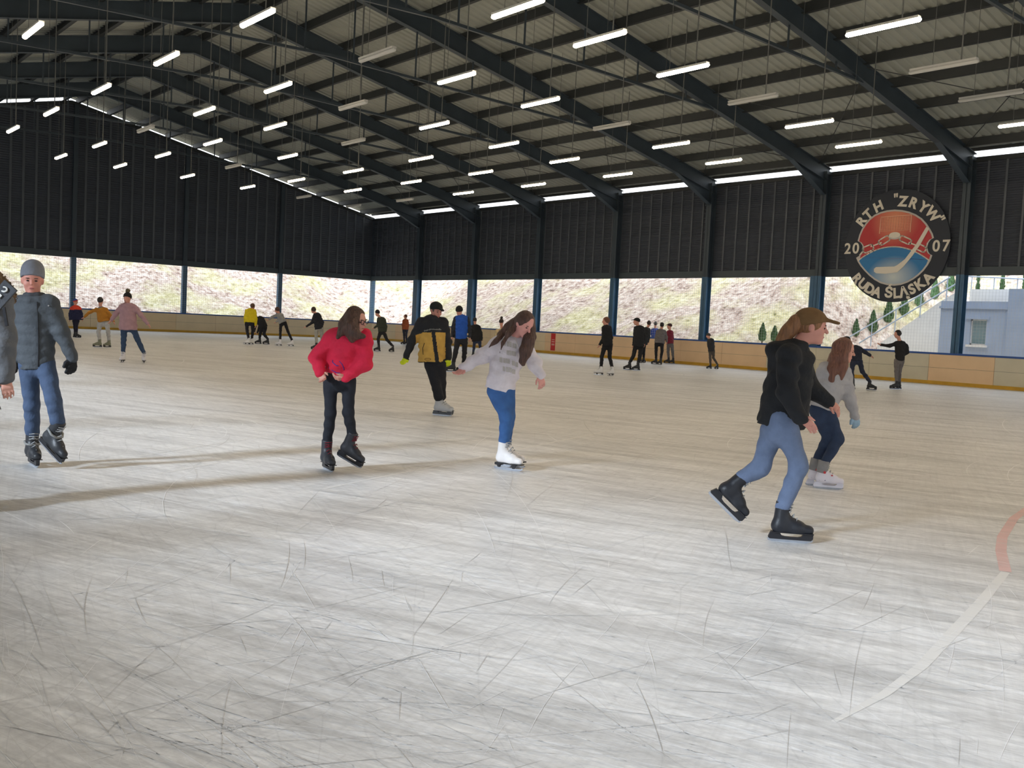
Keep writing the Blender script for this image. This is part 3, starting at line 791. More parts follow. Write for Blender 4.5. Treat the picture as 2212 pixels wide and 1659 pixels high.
def cl(rgb, kind='cloth'):
    key = '%s_%d_%d_%d' % (kind, *rgb)
    if kind == 'hair':
        new = key not in MATS; m = mat(key, rgb, .5, bump=.8, bscale=1.0, var=.38, vscale=1.0)
        if new:                                                # strands: noise drawn out along the length of the hair
            nt = m.node_tree; mp = nt.nodes.new('ShaderNodeMapping'); mp.inputs['Scale'].default_value = (70, 70, 7)
            tc = next(n for n in nt.nodes if n.type == 'TEX_COORD'); nt.links.new(tc.outputs['Object'], mp.inputs['Vector'])
            for n in nt.nodes:
                if n.type == 'TEX_NOISE': nt.links.new(mp.outputs['Vector'], n.inputs['Vector'])
        return m
    if kind == 'skin': return mat(key, rgb, .55, var=.05, vscale=20)
    if kind == 'denim': return mat(key, rgb, .85, bump=.3, bscale=30, var=.14, vscale=12)
    if kind == 'boot': return mat(key, rgb, .45, bump=.1, bscale=40)
    return mat(key, rgb, .85, bump=.7, bscale=16, var=.10, vscale=10)
SKIN = (206, 150, 132)

# ---- skates: modelled once per style, shared
M_BLADE = mat('skate_blade', (190, 196, 206), .25, metal=.8); M_LACE = mat('lace_grey', (160, 162, 164), .7); M_LRED = mat('lace_wine', (112, 30, 44), .7)
def skate_template(style):
    E3 = np.eye(3); s = SDF(.009)
    s.cap((-.085, 0, .108), (.045, 0, .102), .044, .044, .03).cap((.045, 0, .102), (.135, 0, .096), .043, .034, .03)
    s.cap((-.070, 0, .13), (-.055, 0, .285), .05, .053, .04).cap((-.03, 0, .16), (.06, 0, .125), .04, .034, .03)
    s.cut((0, 0, .068), (0, 0, -1)); s.cut((-.055, 0, .292), (.05, 0, 1))
    V, Qd = s.mesh(); boot = bpy.data.meshes.new('skate_boot'); boot.from_pydata([tuple(v) for v in V], [], [tuple(int(i) for i in q) for q in Qd])
    boot.polygons.foreach_set('use_smooth', [True] * len(Qd)); boot.materials.append(None)
    if style == 'figure':
        h = MB().prism([(-.13, .068), (-.13, .045), (-.075, .040), (-.055, .058), (.04, .060), (.17, .062), (.17, .072), (-.05, .072)], 'y', -.036, .036)
        for x in (-.10, .07): h.prism([(x - .03, .05), (x + .03, .062), (x + .012, .018), (x - .012, .018)], 'y', -.006, .006)
        b = MB().prism([(-.16, .022), (-.15, .002), (-.05, 0), (.08, 0), (.15, .006), (.178, .020), (.170, .034), (.15, .022)], 'y', -.003, .003)
    else:
        h = MB().prism([(-.135, .070), (-.15, .03), (-.14, .02), (.15, .02), (.165, .035), (.165, .070), (.10, .070), (.085, .046), (.06, .040), (-.03, .040), (-.055, .046), (-.07, .070)], 'y', -.014, .014)
        h.prism([(-.13, .068), (.165, .068), (.165, .074), (-.13, .074)], 'y', -.036, .036)
        b = MB().prism([(-.155, .024), (-.15, .006), (-.12, 0), (.12, 0), (.16, .010), (.170, .024)], 'y', -.003, .003)
    l = MB()
    for i in range(6):
        t = i / 5; x = .085 - .115 * t; z = .138 + .10 * t * t + .04 * t; w = .026
        l.tube([(x, -w, z - .012), (x + .008, 0, z + .008), (x, w, z - .012)], .0045, 5)
    for i in range(3):
        z = .225 + .022 * i; l.tube([(-.015 + .004 * i, -.036, z), (.004 + .004 * i, 0, z + .004), (-.015 + .004 * i, .036, z)], .0045, 5)
    return dict(boot=boot, holder=h.mesh('blade_holder', mat('holder_black', (34, 34, 38), .4)), blade=b.mesh('blade', M_BLADE), lace=l.mesh('laces', M_LACE))
SK = {k: skate_template(k) for k in ('hockey', 'figure')}
def skate(parent, M, style, rgb, lace=None, holder=None, strap=None):
    t = SK[style]; o = bpy.data.objects.new('skate', t['boot']); link(o, parent); o.matrix_local = M
    o.material_slots[0].link = 'OBJECT'; o.material_slots[0].material = cl(rgb, 'boot')
    for nm, me, mm in (('blade_holder', t['holder'], holder), ('blade', t['blade'], None), ('laces', t['lace'], lace)):
        c = link(bpy.data.objects.new(nm, me), o)
        if mm: c.material_slots[0].link = 'OBJECT'; c.material_slots[0].material = mm
    if strap:
        MB().tube([(-.11, 0, .20), (-.08, .055, .20), (-.02, .056, .185), (.015, .03, .18), (.018, 0, .18), (.015, -.03, .18), (-.02, -.056, .185), (-.08, -.055, .20)], .011, 6, closed=True).build('ankle_strap', cl(strap, 'boot'), o, True)
    return o

def nrm(v): return v / (np.linalg.norm(v) + 1e-12)
def hdir(deg):
    a = math.radians(deg); return -math.cos(a) * FH + math.sin(a) * RH
def wave(ph, a=.004):
    def f(x, y, z):
        w = 3.0 * np.sin(x * 13 + ph) + 2.6 * np.sin(y * 11 - ph)
        return (a * np.sin(x * 31 + ph + 9 * z) * np.sin(z * 37 + 7 * y + ph) + a * .9 * np.sin(z * 62 + w) * np.sin(x * 9 + y * 14 + z * 5 + ph)).astype(np.float32)
    return f
def quilt(a=.006, per=.075):
    def f(x, y, z): return (-a * np.abs(np.sin(math.pi * z / per)) + a * .5 + 0 * x + 0 * y).astype(np.float32)
    return f

def hand(s, w, d, side, k, infl=0.0, curl=.6, fine=True):
    """palm, four unequal fingers and a thumb from the side of the palm"""
    d = nrm(d); n = nrm(np.cross(d, side)); side = nrm(np.cross(n, d))
    p1 = w + d * .085 * k
    s.cap(w, w + d * .03 * k, .026 * k + infl, .028 * k + infl, .012)
    for q in (-.022, 0, .022): s.cap(w + d * .025 * k + side * q * .8 * k, p1 + side * q * k, .015 * k + infl, .0145 * k + infl, .012)
    if not fine:
        s.cap(p1, p1 + d * .05 * k + n * .02 * k, .024 * k + infl, .018 * k + infl, .012); s.cap(w + d * .03 * k + side * .02 * k, w + d * .07 * k + side * .055 * k, .014 * k + infl, .011 * k + infl, .01); return
    for q, l in ((-.030, .060), (-.010, .076), (.011, .080), (.031, .070)):
        b = p1 + side * q * k; m = b + (d * math.cos(curl * .6) + n * math.sin(curl * .6)) * l * .5 * k; e = m + (d * math.cos(curl * 1.5) + n * math.sin(curl * 1.5)) * l * .5 * k
        s.cap(b, m, .0090 * k + infl, .0085 * k + infl, .005); s.cap(m, e, .0085 * k + infl, .0075 * k + infl, .005)
    b = w + d * .030 * k + side * .022 * k; m = b + (d * .65 + side * .75) * .042 * k; e = m + (d * .9 + side * .25 + n * .25) * .036 * k
    s.cap(b, m, .0125 * k + infl, .0105 * k + infl, .008); s.cap(m, e, .0105 * k + infl, .0085 * k + infl, .005)

def person(P):
    k = P.get('k', 1.0); hi = P.get('hi', False)
    g = P['fa'] if P.get('fa') else P['fb']; G = atz(*g) if not P.get('D') else None
    D = P['D'] if P.get('D') else float((G - CAM) @ FH)
    offs = P.get('off', {})
    base = atdepth(P['pa'][0], P['pa'][1], D); base = np.array([base[0], base[1], 0]) if G is None else np.array([G[0], G[1], 0])
    e = empty('person', base); tag(e, P['label'], 'person', P.get('group'))
    def J(n, extra=0.0):
        v = P[n]; return atdepth(v[0], v[1], D + offs.get(n, 0) + extra + (v[2] if len(v) > 2 else 0)) - base
    sa, sb, pa, pb = J('sa'), J('sb'), J('pa'), J('pb'); hc = J('h')
    ea, wa = J('ea'), J('wa'); eb, wb = J('eb'), J('wb')
    yaw, pit, rol = P.get('face', (0, 0, 0)); fh = hdir(yaw); rh = nrm(np.cross(fh, UP))
    fh = nrm(fh * math.cos(math.radians(pit)) - UP * math.sin(math.radians(pit))); uh = np.cross(rh, fh)
    rr_ = math.radians(rol); rh, uh = rh * math.cos(rr_) + uh * math.sin(rr_), uh * math.cos(rr_) - rh * math.sin(rr_)
    AX = [rh, fh, uh]; mid = (sa + sb) / 2; hip = (pa + pb) / 2
    kh = P.get('kh', k * (1.0 if hi else 1.1))
    hem = P['hem']; hemC = atdepth((hem[0] + hem[1]) / 2, hem[2], D + offs.get('hem', offs.get('pa', 0))) - base
    hemR = abs(hem[1] - hem[0]) / 2 * D / FPX; tax = nrm(hemC - mid); shw = np.linalg.norm(sa - sb) / 2
    chR = P.get('chR', max(.10 * k, shw * .92)); flat = P.get('flat', .66)
    bax = P.get('bax'); bax = FH if bax is None else hdir(bax)
    # ---------------- feet and legs
    feet = {}
    for s_, th in (('a', P.get('ta', 0)), ('b', P.get('tb', 0))):
        lift = P.get('lift' + s_)
        if P.get('f' + s_) and not lift:
            gg = atz(*P['f' + s_]); dd = float((gg - CAM) @ FH) - D; q_ = max(-.2, min(.2, dd)); gg = atdepth(*P['f' + s_], D + q_) - base; gg[2] = 0; f = hdir(th); lft = np.cross(UP, f)
            R3 = np.array([f, lft, UP]).T; org = gg
        else:
            ph, ro2 = lift; f = hdir(th); lft = np.cross(UP, f); f2 = f * math.cos(math.radians(ph)) - UP * math.sin(math.radians(ph)); u2 = np.cross(f2, lft)
            c_, q_ = math.cos(math.radians(ro2)), math.sin(math.radians(ro2)); l2, u3 = lft * c_ + u2 * q_, u2 * c_ - lft * q_
            R3 = np.array([f2, l2, u3]).T; org = J('n' + s_) - R3 @ (np.array([-.05, 0, .16]) * k)
        ank = org + R3 @ (np.array([-.05, 0, .16]) * k); top = org + R3 @ (np.array([-.056, 0, .26]) * k)
        M4 = Matrix([[*(R3[i] * k), org[i]] for i in range(3)] + [[0, 0, 0, 1]])
        feet[s_] = (ank, top)
        sk = P.get('skate', ('hockey', (40, 42, 46)))
        skate(e, M4, sk[0], sk[1], P.get('lace'), P.get('holder'), P.get('strap'))
    ka = atdepth(*P['ka'][:2], D + offs.get('ka', 0)) - base; kb = atdepth(*P['kb'][:2], D + offs.get('kb', 0)) - base
    # knee depth follows hip and foot unless given
    for nm, kn, ft, hp in (('ka', ka, feet['a'][0], pa), ('kb', kb, feet['b'][0], pb)):
        if nm not in offs: kn += FH * (((ft + hp) / 2 - kn) @ FH) + (-0.02) * FH
    # ---------------- body (one continuous skin mesh)
    vox = .0085 if hi else .019
    s = SDF(vox)
    s.cap(mid + tax * .08, hip - tax * .02, .085 * k, .085 * k, .03, FH, .7).cap(sa, sb, .03 * k, .03 * k, .02)
    for a, b, c in ((sa, ea, wa), (sb, eb, wb)): s.cap(a, b, .033 * k, .028 * k, .015).cap(b, c, .028 * k, .024 * k, .015)
    for a, b, c in ((pa, ka, feet['a']), (pb, kb, feet['b'])): s.cap(a, b, .055 * k, .042 * k, .02).cap(b, c[1], .042 * k, .034 * k, .02).cap(c[1], c[0], .034 * k, .032 * k, .02)
    nk = mid - tax * .02
    s.cap(hc - uh * .05 * kh - fh * .02 * kh, nk, .050 * kh, .055 * kh, .02)
    s.ell(hc + uh * .02 * kh, AX, np.array([.074, .094, .100]) * kh, .02).ell(hc + fh * .022 * kh - uh * .052 * kh, AX, np.array([.056, .066, .064]) * kh, .03)
    if hi:
        s.ell(hc + fh * .062 * kh + uh * .018 * kh, AX, np.array([.052, .030, .018]) * kh, .02)
        for q in (-1, 1):
            s.ell(hc + fh * .094 * kh + rh * q * .030 * kh - uh * .002 * kh, AX, np.array([.014, .011, .008]) * kh, .004, True)
            s.ell(hc + rh * q * .074 * kh - fh * .005 * kh - uh * .005 * kh, AX, np.array([.013, .022, .032]) * kh, .008)
            s.ell(hc + fh * .062 * kh + rh * q * .036 * kh - uh * .032 * kh, AX, np.array([.022, .022, .020]) * kh, .02)
        s.cap(hc + fh * .090 * kh + uh * .006 * kh, hc + fh * .110 * kh - uh * .026 * kh, .008 * kh, .0135 * kh, .010)
        s.ell(hc + fh * .083 * kh - uh * .062 * kh, AX, np.array([.026, .012, .012]) * kh, .008)
        s.ell(hc + fh * .066 * kh - uh * .096 * kh, AX, np.array([.026, .024, .020]) * kh, .02)
    else: s.cap(hc + fh * .090 * kh, hc + fh * .108 * kh - uh * .025 * kh, .012 * kh, .016 * kh, .01)
    hd = {}
    for q, (el_, w_) in (('a', (ea, wa)), ('b', (eb, wb))):
        hp = P.get('t' + 'ip' + q); d = (J('tip' + q) - w_) if hp else (w_ - el_)
        sd_ = hdir(P.get('thumb' + q, 0)); sd_ = sd_ - nrm(d) * (sd_ @ nrm(d)); hd[q] = (w_ - nrm(d) * .01, d, sd_)
        hand(s, hd[q][0], d, sd_, k, 0, P.get('curl', .6), hi)
    body = s.build('body', cl(P.get('skin', SKIN), 'skin'), e)
    if hi and P.get('eyes', True):
        for q in (-1, 1):
            ep = hc + fh * .0865 * kh + rh * q * .030 * kh - uh * .002 * kh
            t = SDF(.004).ell(ep, AX, np.array([.013, .006, .007]) * kh); t.build('eye', cl((52, 40, 38), 'skin'), body)
            SDF(.004).ell(ep + uh * .020 * kh + fh * .006 * kh, AX, np.array([.020, .006, .0045]) * kh).build('eyebrow', cl(P.get('brow', (96, 72, 58)), 'hair'), body)
        SDF(.004).ell(hc + fh * .091 * kh - uh * .062 * kh, AX, np.array([.021, .006, .006]) * kh).build('lips', cl((176, 98, 96), 'skin'), body)
    # ---------------- trousers
    vc = .0115 if hi else .021
    lo = P.get('leg', 1.0) * k; s = SDF(vc)
    s.cap(hip - tax * .10 * k, hip, .105 * k, .115 * k, .04, bax, P.get('hipflat', .8))
    for a, b, (an, top) in ((pa, ka, feet['a']), (pb, kb, feet['b'])):
        s.cap(a, b, .088 * lo, .066 * lo, .03); en = top + nrm(b - top) * P.get('cuff', .0)
        calf = b + (en - b) * .4
        s.cap(b, calf, .064 * lo, .062 * lo, .03); s.cap(calf, en, .062 * lo, P.get('ank', .052) * k, .02)
    s.build('trousers', cl(P['pants'], P.get('pmat', 'denim')), e, disp=wave(len(P['label']) % 7, .0026 if hi else .005))
    # ---------------- top
    lo = P.get('sleeve', 1.0) * k; s = SDF(vc)
    s.cap(mid + tax * .07 * k, hemC + tax * .05, chR, hemR, .04, bax, flat); s.cut(hemC, tax)
    s.cap(sa * .88 + mid * .12, sb * .88 + mid * .12, .052 * lo, .052 * lo, .05); s.cap(mid - tax * .0, nk - tax * .02 * k, .062 * k, .058 * k, .04)
    cf = P.get('cufflen', 1.0)
    for a, b, c in ((sa, ea, wa), (sb, eb, wb)):
        s.cap(a, b, .066 * lo, .056 * lo, .04); s.cap(b, b + (c - b) * cf, .056 * lo, .043 * lo, .03)
    if not hi and not P.get('collar'): s.ring(nk - tax * .015, tax, .055 * k, .03 * k, .02)
    if P.get('collar'): s.ring(nk - tax * P['collar'][0], tax, P['collar'][1] * k, P['collar'][2] * k, .02)
    if P.get('hood'): hb = mid - tax * .02 - nrm(fh - UP * (fh @ UP)) * P['hood'] ; s.ell(hb, [RH, FH, UP], np.array([.11, .10, .07]) * k, .04)
    for a, b, ra, rb_ in P.get('topx', ()):
        s.cap(atdepth(a[0], a[1], D + a[2]) - base, atdepth(b[0], b[1], D + b[2]) - base, ra, rb_, .05)
    tm = [cl(c, P.get('tmat', 'cloth')) for c in P['top']]
    fr = lambda C: (C + base - CAM)
    def pk(Cn, N):
        d = fr(Cn); z = d @ CF; px = W / 2 + FPX * (d @ CR) / z; py = H / 2 - FPX * (d @ CU) / z
        return P['pick'](px, py, N @ FH)
    top = s.build(P.get('topname', 'jacket'), tm, e, pk if P.get('pick') else None, quilt(*P['quilt']) if P.get('quilt') else wave(1 + len(P['label']) % 5, .006 if hi else .006))
    # ---------------- hair, hats, extras
    vh = .010 if hi else .017
    if P.get('hair'):
        s = SDF(vh); s.ell(hc + uh * .028 * kh - fh * .012 * kh, AX, np.array([.084, .100, .104]) * kh, .02)
        s.ell(hc + fh * .095 * kh - uh * .045 * kh, AX, np.array([.070, .070, .105]) * kh, .01, True)
        s.cut(hc - uh * .075 * kh, -uh)
        for ch in P.get('locks', ()):
            pp = [(atdepth(x_, y_, D + o_) - base, r_) for x_, y_, o_, r_ in ch]
            for (p1, r1), (p2, r2) in zip(pp[:-1], pp[1:]): s.cap(p1, p2, r1, r2, .02, None)
        s.build('hair', cl(P['hair'], 'hair'), e, disp=wave(3, .003))
    if P.get('hat'):
        kind, c = P['hat'][:2]; s = SDF(vh)
        s.ell(hc + uh * .045 * kh - fh * .012 * kh, AX, np.array([.092, .112, .088 if kind == 'cap' else .108 if kind != 'slouch' else .112]) * kh, .02)
        if kind == 'slouch': s.ell(hc + uh * .095 * kh - fh * .075 * kh, AX, np.array([.076, .075, .070]) * kh, .05)
        hn = nrm(uh - fh * .30); hp0 = hc + uh * .040 * kh + fh * .08 * kh; s.cut(hp0, -hn)
        if kind == 'cap':
            s.cap(hc + uh * .062 * kh + fh * .08 * kh - rh * .03 * kh, hc + uh * .045 * kh + fh * .170 * kh - rh * .02 * kh, .012 * kh, .010 * kh, .015)
            s.cap(hc + uh * .062 * kh + fh * .08 * kh + rh * .03 * kh, hc + uh * .045 * kh + fh * .170 * kh + rh * .02 * kh, .012 * kh, .010 * kh, .015)
            s.cap(hc + uh * .062 * kh + fh * .08 * kh, hc + uh * .045 * kh + fh * .182 * kh, .014 * kh, .011 * kh, .015)
        hcol = P['hat'][2] if len(P['hat']) > 2 and P['hat'][2] else None
        ho = s.build('hat', [cl(c)] + ([cl(hcol)] if hcol else []), e, (lambda Cn, N: ((Cn - hp0) @ hn < .045 * kh).astype(int)) if hcol else None)
        if len(P['hat']) > 3: SDF(vh).ell(hc + uh * .185 * kh - fh * .02, AX, np.array([.055, .055, .055]) * kh).build('pompom', cl(P['hat'][3], 'hair'), e, disp=wave(2, .008))
    if P.get('scarf'): SDF(vh).ring(nk - tax * .045, tax, .062 * k, .030 * k, .02).build('scarf', cl(P['scarf']), e)
    if P.get('glove'):
        for q in P.get('glovehands', 'ab'):
            s = SDF(.0075 if hi else .017); w1 = hd[q][0]; hand(s, w1, hd[q][1], hd[q][2], k, .006, P.get('curl', .6), hi); s.cap(w1 - nrm(hd[q][1]) * .03, w1 + nrm(hd[q][1]) * .02, .036 * k, .033 * k, .01)
            gm = [cl(c) for c in P['glove']]; w0 = hd[q][0]; dd = nrm(hd[q][1])
            s.build('glove', gm, e, (lambda Cn, N, w0=w0, dd=dd: (np.abs(((Cn - w0) @ dd) - .045) < .016).astype(int)) if len(gm) > 1 else None)
    return dict(e=e, base=base, D=D, hc=hc, AX=AX, top=top, kh=kh, body=body)

def fit(P, a):
    P.update(a); return P
# ---------------------------------------------------------------- the near skaters
def onto(R, px, py, lift=.003):
    t = Vector(atdepth(px, py, R['D'] - .9)); d = (t - Vector(CAM)).normalized(); h = R['top'].ray_cast(t - Vector(R['base']), d)
    return (np.array(h[1]) - np.array(d) * lift) if h[0] else None
gm = person(dict(label='person in grey beanie, dark grey quilted jacket and blue jeans, one skate lifted', hi=True, k=1.0,
    h=(70, 605), face=(24, 4, 0), kh=1.02, sa=(42, 658), sb=(108, 656), ea=(24, 715), eb=(132, 716), wa=(30, 775), wb=(156, 772), tipb=(155, 806), thumbb=-40,
    pa=(62, 792), pb=(98, 788), ka=(69, 876), kb=(116, 866), na=(66, 955), nb=(116, 938), fa=(72, 1006), fb=None, ta=38, tb=66, lifta=None, liftb=(34, 0),
    hem=(44, 115, 797), chR=.168, flat=.72, top=[(72, 77, 82)], quilt=(.007, .085), sleeve=1.12, collar=(.012, .085, .030), pants=(64, 80, 106), leg=.93, ank=.060, cuff=.03,
    hat=('slouch', (118, 120, 128)), scarf=(62, 64, 68), glove=[(28, 29, 32)], skate=('hockey', (44, 46, 50)), strap=(128, 128, 126), skin=(205, 140, 124),
    off=dict(nb=-.10, kb=-.12)))
def seam(R, pts, r, name, m, lift=.004):
    q = [onto(R, *p, lift) for p in pts]; q = [a for a in q if a is not None]
    if len(q) > 1: MB().tube(q, r, 6).build(name, m, R['e'])
seam(gm, [(80, 652), (82, 690), (83, 730), (83, 765), (82, 792)], .006, 'zip', cl((44, 46, 50)))
seam(gm, [(103, 660), (106, 661)], .006, 'chest_badge', cl((170, 172, 176)))
pp = person(dict(label='person in grey parka with brown fur hood cut by the picture edge, bare hand hanging', hi=True, k=1.0, D=6.6,
    h=(-52, 590), face=(20, 0, 0), sa=(-112, 655), sb=(-2, 652), ea=(-128, 740), eb=(10, 738), wa=(-125, 815), wb=(12, 814), tipb=(20, 866), thumbb=-70,
    pa=(-88, 850), pb=(-38, 850), ka=(-92, 975), kb=(-36, 975), na=(-92, 1085), nb=(-36, 1085), fa=(-92, 1128), fb=(-30, 1128), ta=10, tb=20,
    hem=(-122, -4, 880), chR=.18, flat=.75, top=[(96, 98, 102)], sleeve=1.35, collar=(.05, .085, .04), pants=(50, 56, 70), hair=(70, 54, 44), skate=('hockey', (44, 46, 50)), curl=.32))
_b, _D = pp['base'], pp['D']
s = SDF(.010)
for t in np.linspace(0, 1, 9):
    p = atdepth(-42 + 54 * t, 596 + 12 * t + 34 * t ** 2, _D - .05 + .12 * t) - _b; s.cap(p, p + np.array([0, 0, .01]), .060, .060, .03)
s.build('fur_trim', cl((104, 80, 54), 'hair'), pp['e'], disp=lambda x, y, z: (.012 * np.sin(x * 190 + 60 * z) * np.sin(z * 210) + .012 * np.sin(y * 170 + 90 * z)).astype(np.float32))
# sleeve pocket zip and the lettered strap on the shoulder
def onp(px, py, o): return atdepth(px, py, _D + o) - _b
MB().bar(onp(8, 664, -.105), onp(15, 704, -.118), .020, .012, up=FH).build('sleeve_zip', cl((30, 30, 34)), pp['e'])
MB().bar(onp(-22, 668, -.10), onp(24, 616, -.10), .105, .02, up=FH).build('shoulder_strap', cl((66, 68, 72)), pp['e'])
o = MB().tube([onp(9 + 6 * math.cos(t), 625 - 5 * math.sin(t), -.118) for t in np.linspace(-2.6, 1.9, 12)], .006, 5).build('strap_letter', cl((214, 214, 210)), pp['e'])
MB().bar(onp(-4, 642, -.118), onp(2, 636, -.118), .022, .006, up=FH).build('strap_letter', cl((214, 214, 210)), pp['e'])

rg = person(dict(label='person with long brown hair and glasses in red sweatshirt, leaning forward with hands at waist', hi=True, k=.93,
    h=(768, 692), face=(62, 6, -6), kh=.96, sa=(719, 728), sb=(787, 728), ea=(684, 772), eb=(789, 786), wa=(691, 803), wb=(748, 813), tipa=(700, 824), tipb=(716, 821), thumba=70, thumbb=-60,
    pa=(713, 822), pb=(754, 822), ka=(714, 894), kb=(753, 890), na=(710, 955), nb=(755, 961), fa=(708, 1016), fb=None, ta=28, tb=62, liftb=(20, 0),
    hem=(703, 773, 806), chR=.155, flat=.85, top=[(206, 34, 66)], topname='sweatshirt', sleeve=1.25, pants=(30, 34, 42), leg=.80, ank=.046, hipflat=.95,
    hair=(82, 58, 48), locks=[[(760, 686, -.06, .08), (748, 702, -.10, .07), (740, 718, -.14, .045), (730, 728, -.18, .02)], [(764, 690, -.14, .075), (758, 712, -.19, .07), (760, 732, -.23, .035)],
        [(762, 684, -.17, .05), (760, 704, -.22, .055), (766, 722, -.25, .05), (784, 726, -.25, .022)], [(770, 690, -.02, .06), (770, 708, -.04, .06), (778, 726, -.08, .045)]],
    skate=('hockey', (50, 52, 58)), lace=M_LRED, curl=.9, off=dict(h=-.12, sa=-.06, sb=-.10, ea=-.05, eb=-.12, wa=-.16, wb=-.20, tipa=-.20, tipb=-.22)))
# glasses
hc, (rh, fh, uh), kk = rg['hc'], rg['AX'], rg['kh']; gl = MB()
for q in (-1, 1):
    c = hc + fh * .105 * kk + rh * q * .031 * kk - uh * .001
    gl.tube([c + rh * .024 * math.cos(t) + uh * .019 * math.sin(t) for t in np.linspace(0, 6.283, 13)[:-1]], .0028, 5, closed=True)
    gl.tube([c + rh * q * .024, hc + rh * q * .078 * kk + fh * .0], .0028, 5)
gl.tube([hc + fh * .108 * kk - rh * .008, hc + fh * .108 * kk + rh * .008], .0028, 5)
gl.build('glasses', mat('glasses_black', (30, 28, 30), .3), rg['e'])
# hand drawn blue lines printed on the sweatshirt
for pts in ([(719, 778), (718, 782), (723, 787), (727, 790), (731, 790)], [(733, 780), (739, 787), (742, 794), (743, 799)], [(710, 794), (718, 800), (726, 805), (735, 806)]):
    tv = [Vector(atdepth(*p, rg['D'] - .9)) for p in pts]; pr = []
    for t in tv:
        hit = rg['top'].ray_cast(t - Vector(rg['base']), (t - Vector(CAM)).normalized())
        if hit[0]: pr.append(np.array(hit[1]))
    if len(pr) > 1: MB().tube(pr, .0045, 5).build('printed_line', cl((84, 60, 140)), rg['e'])

def cappick(px, py, nf):
    r = np.zeros(len(px), int); yl = (py > 718 - .12 * (px - 925) * 0 + np.where(px < 915, (915 - px) * .35, 0)) & (px > 898) & (px < 962)
    r[yl] = 1
    zipx = 936 + (py - 718) * .13
    r[(np.abs(px - zipx) < 4.2) & (nf < 0)] = 0
    r[(np.abs(py - 711.5 - np.where(px < 930, (930 - px) * .25, 0)) < 1.2) & (px > 916) & (px < 953) & (nf < 0)] = 2
    r[(py > 781.5)] = 0
    return r
cm = person(dict(label='person in black flat cap, black and mustard jacket and yellow gloves, gliding on two skates', hi=True, k=1.0,
    h=(942, 671), face=(38, 14, 0), kh=1.0, sa=(909, 697), sb=(958, 697), ea=(891, 735), eb=(966, 737), wa=(878, 768), wb=(969, 771), tipa=(873, 781), tipb=(969, 785), thumba=60, thumbb=-60,
    pa=(930, 786), pb=(950, 786), ka=(941, 827), kb=(952, 826), na=(946, 870), nb=(952, 868), fa=(954, 898), fb=(958, 893), ta=66, tb=66,
    hem=(903, 961, 783), chR=.19, flat=.7, top=[(34, 36, 40), (196, 156, 76), (120, 120, 116)], pick=cappick, sleeve=1.15, collar=(.05, .075, .034), pants=(30, 32, 38), pmat='cloth', leg=1.12, ank=.078, cuff=.02,
    hat=('cap', (24, 25, 27)), hair=(84, 70, 60), scarf=(78, 80, 80), glove=[(206, 220, 40), (34, 36, 34)], skate=('hockey', (186, 190, 196)), holder=mat('holder_grey', (84, 88, 94), .4), skin=(196, 138, 122)))

seam(cm, [(899 + 17 + 4 * math.cos(t) * 1.7 + 8, 776 + 2.2 * math.sin(t)) for t in np.linspace(0, 6.28, 14)], .004, 'oval_badge', cl((120, 92, 44)))
seam(cm, [(917, 741), (913, 752), (914, 766)], .005, 'pocket_zip', cl((60, 50, 36)))
hg = person(dict(label='person with very long brown hair in pale lilac hoodie and blue jeans, arms held out', hi=True, k=.98,
    h=(1132, 700), face=(38, 26, 8), kh=.98, sa=(1084, 738), sb=(1131, 746), ea=(1041, 770), eb=(1154, 783), wa=(1003, 794), wb=(1167, 810), tipa=(984, 811), tipb=(1172, 834), thumba=60, thumbb=-60,
    pa=(1070, 845), pb=(1095, 846), ka=(1094, 902), kb=(1099, 899), na=(1086, 968), nb=(1092, 966), fa=(1096, 1015), fb=(1101, 1006), ta=58, tb=60,
    hem=(1046, 1108, 843), chR=.155, flat=.8, top=[(222, 215, 222)], topname='hoodie', sleeve=1.2, hood=.10, pants=(58, 98, 154), leg=.95, ank=.052,
    hair=(84, 60, 52), locks=[[(1124, 692, .02, .06), (1108, 706, .03, .05), (1092, 718, .03, .035), (1072, 736, -.10, .024), (1056, 750, -.12, .008)], [(1112, 704, -.06, .04), (1098, 722, -.12, .026), (1086, 742, -.16, .014), (1080, 762, -.17, .006)], [(1126, 690, -.04, .06), (1112, 700, -.02, .055), (1098, 708, 0, .045), (1080, 724, 0, .03)],
        [(1146, 688, -.02, .04), (1148, 712, -.09, .04), (1144, 738, -.15, .045), (1136, 764, -.17, .042), (1130, 786, -.16, .022)], [(1138, 728, -.13, .035), (1132, 756, -.17, .042), (1127, 780, -.17, .028)], [(1148, 700, -.02, .03), (1152, 730, -.08, .028), (1146, 758, -.14, .02)]],
    skate=('figure', (236, 232, 230)), skin=(222, 160, 150), off=dict(h=-.08, sb=-.02, sa=.04, wa=.05, ea=.05)))
# worn print on the chest and two draw cords
PR = cl((190, 184, 180))
for row in (((1086, 735, 6, 11), (1095, 737, 4, 11), (1100, 738, 5, 11), (1107, 741, 8, 10)), ((1094.5, 756, 5, 10), (1100, 757, 5, 10), (1106, 758, 8, 10)),
            ((1079, 771, 6, 11), (1087, 773, 5, 10), (1093, 774, 8, 10), (1106, 779, 6, 10), (1114, 782, 5, 10)), ((1086, 791, 5, 10), (1093, 792, 5, 11), (1099, 793, 6, 11), (1106, 797, 7, 10))):
    for x_, y_, w_, h_ in row:
        n_ = 5; c = [onto(hg, x_ + i / (n_ - 1) * w_ * 1.05, y_ + j / (n_ - 1) * h_ + i / (n_ - 1) * w_ * .25, .005) for j in range(n_) for i in range(n_)]
        if all(q is not None for q in c):
            MB().add(c, [(j * n_ + i, j * n_ + i + 1, (j + 1) * n_ + i + 1, (j + 1) * n_ + i) for j in range(n_ - 1) for i in range(n_ - 1)]).build('worn_print', PR, hg['e'])
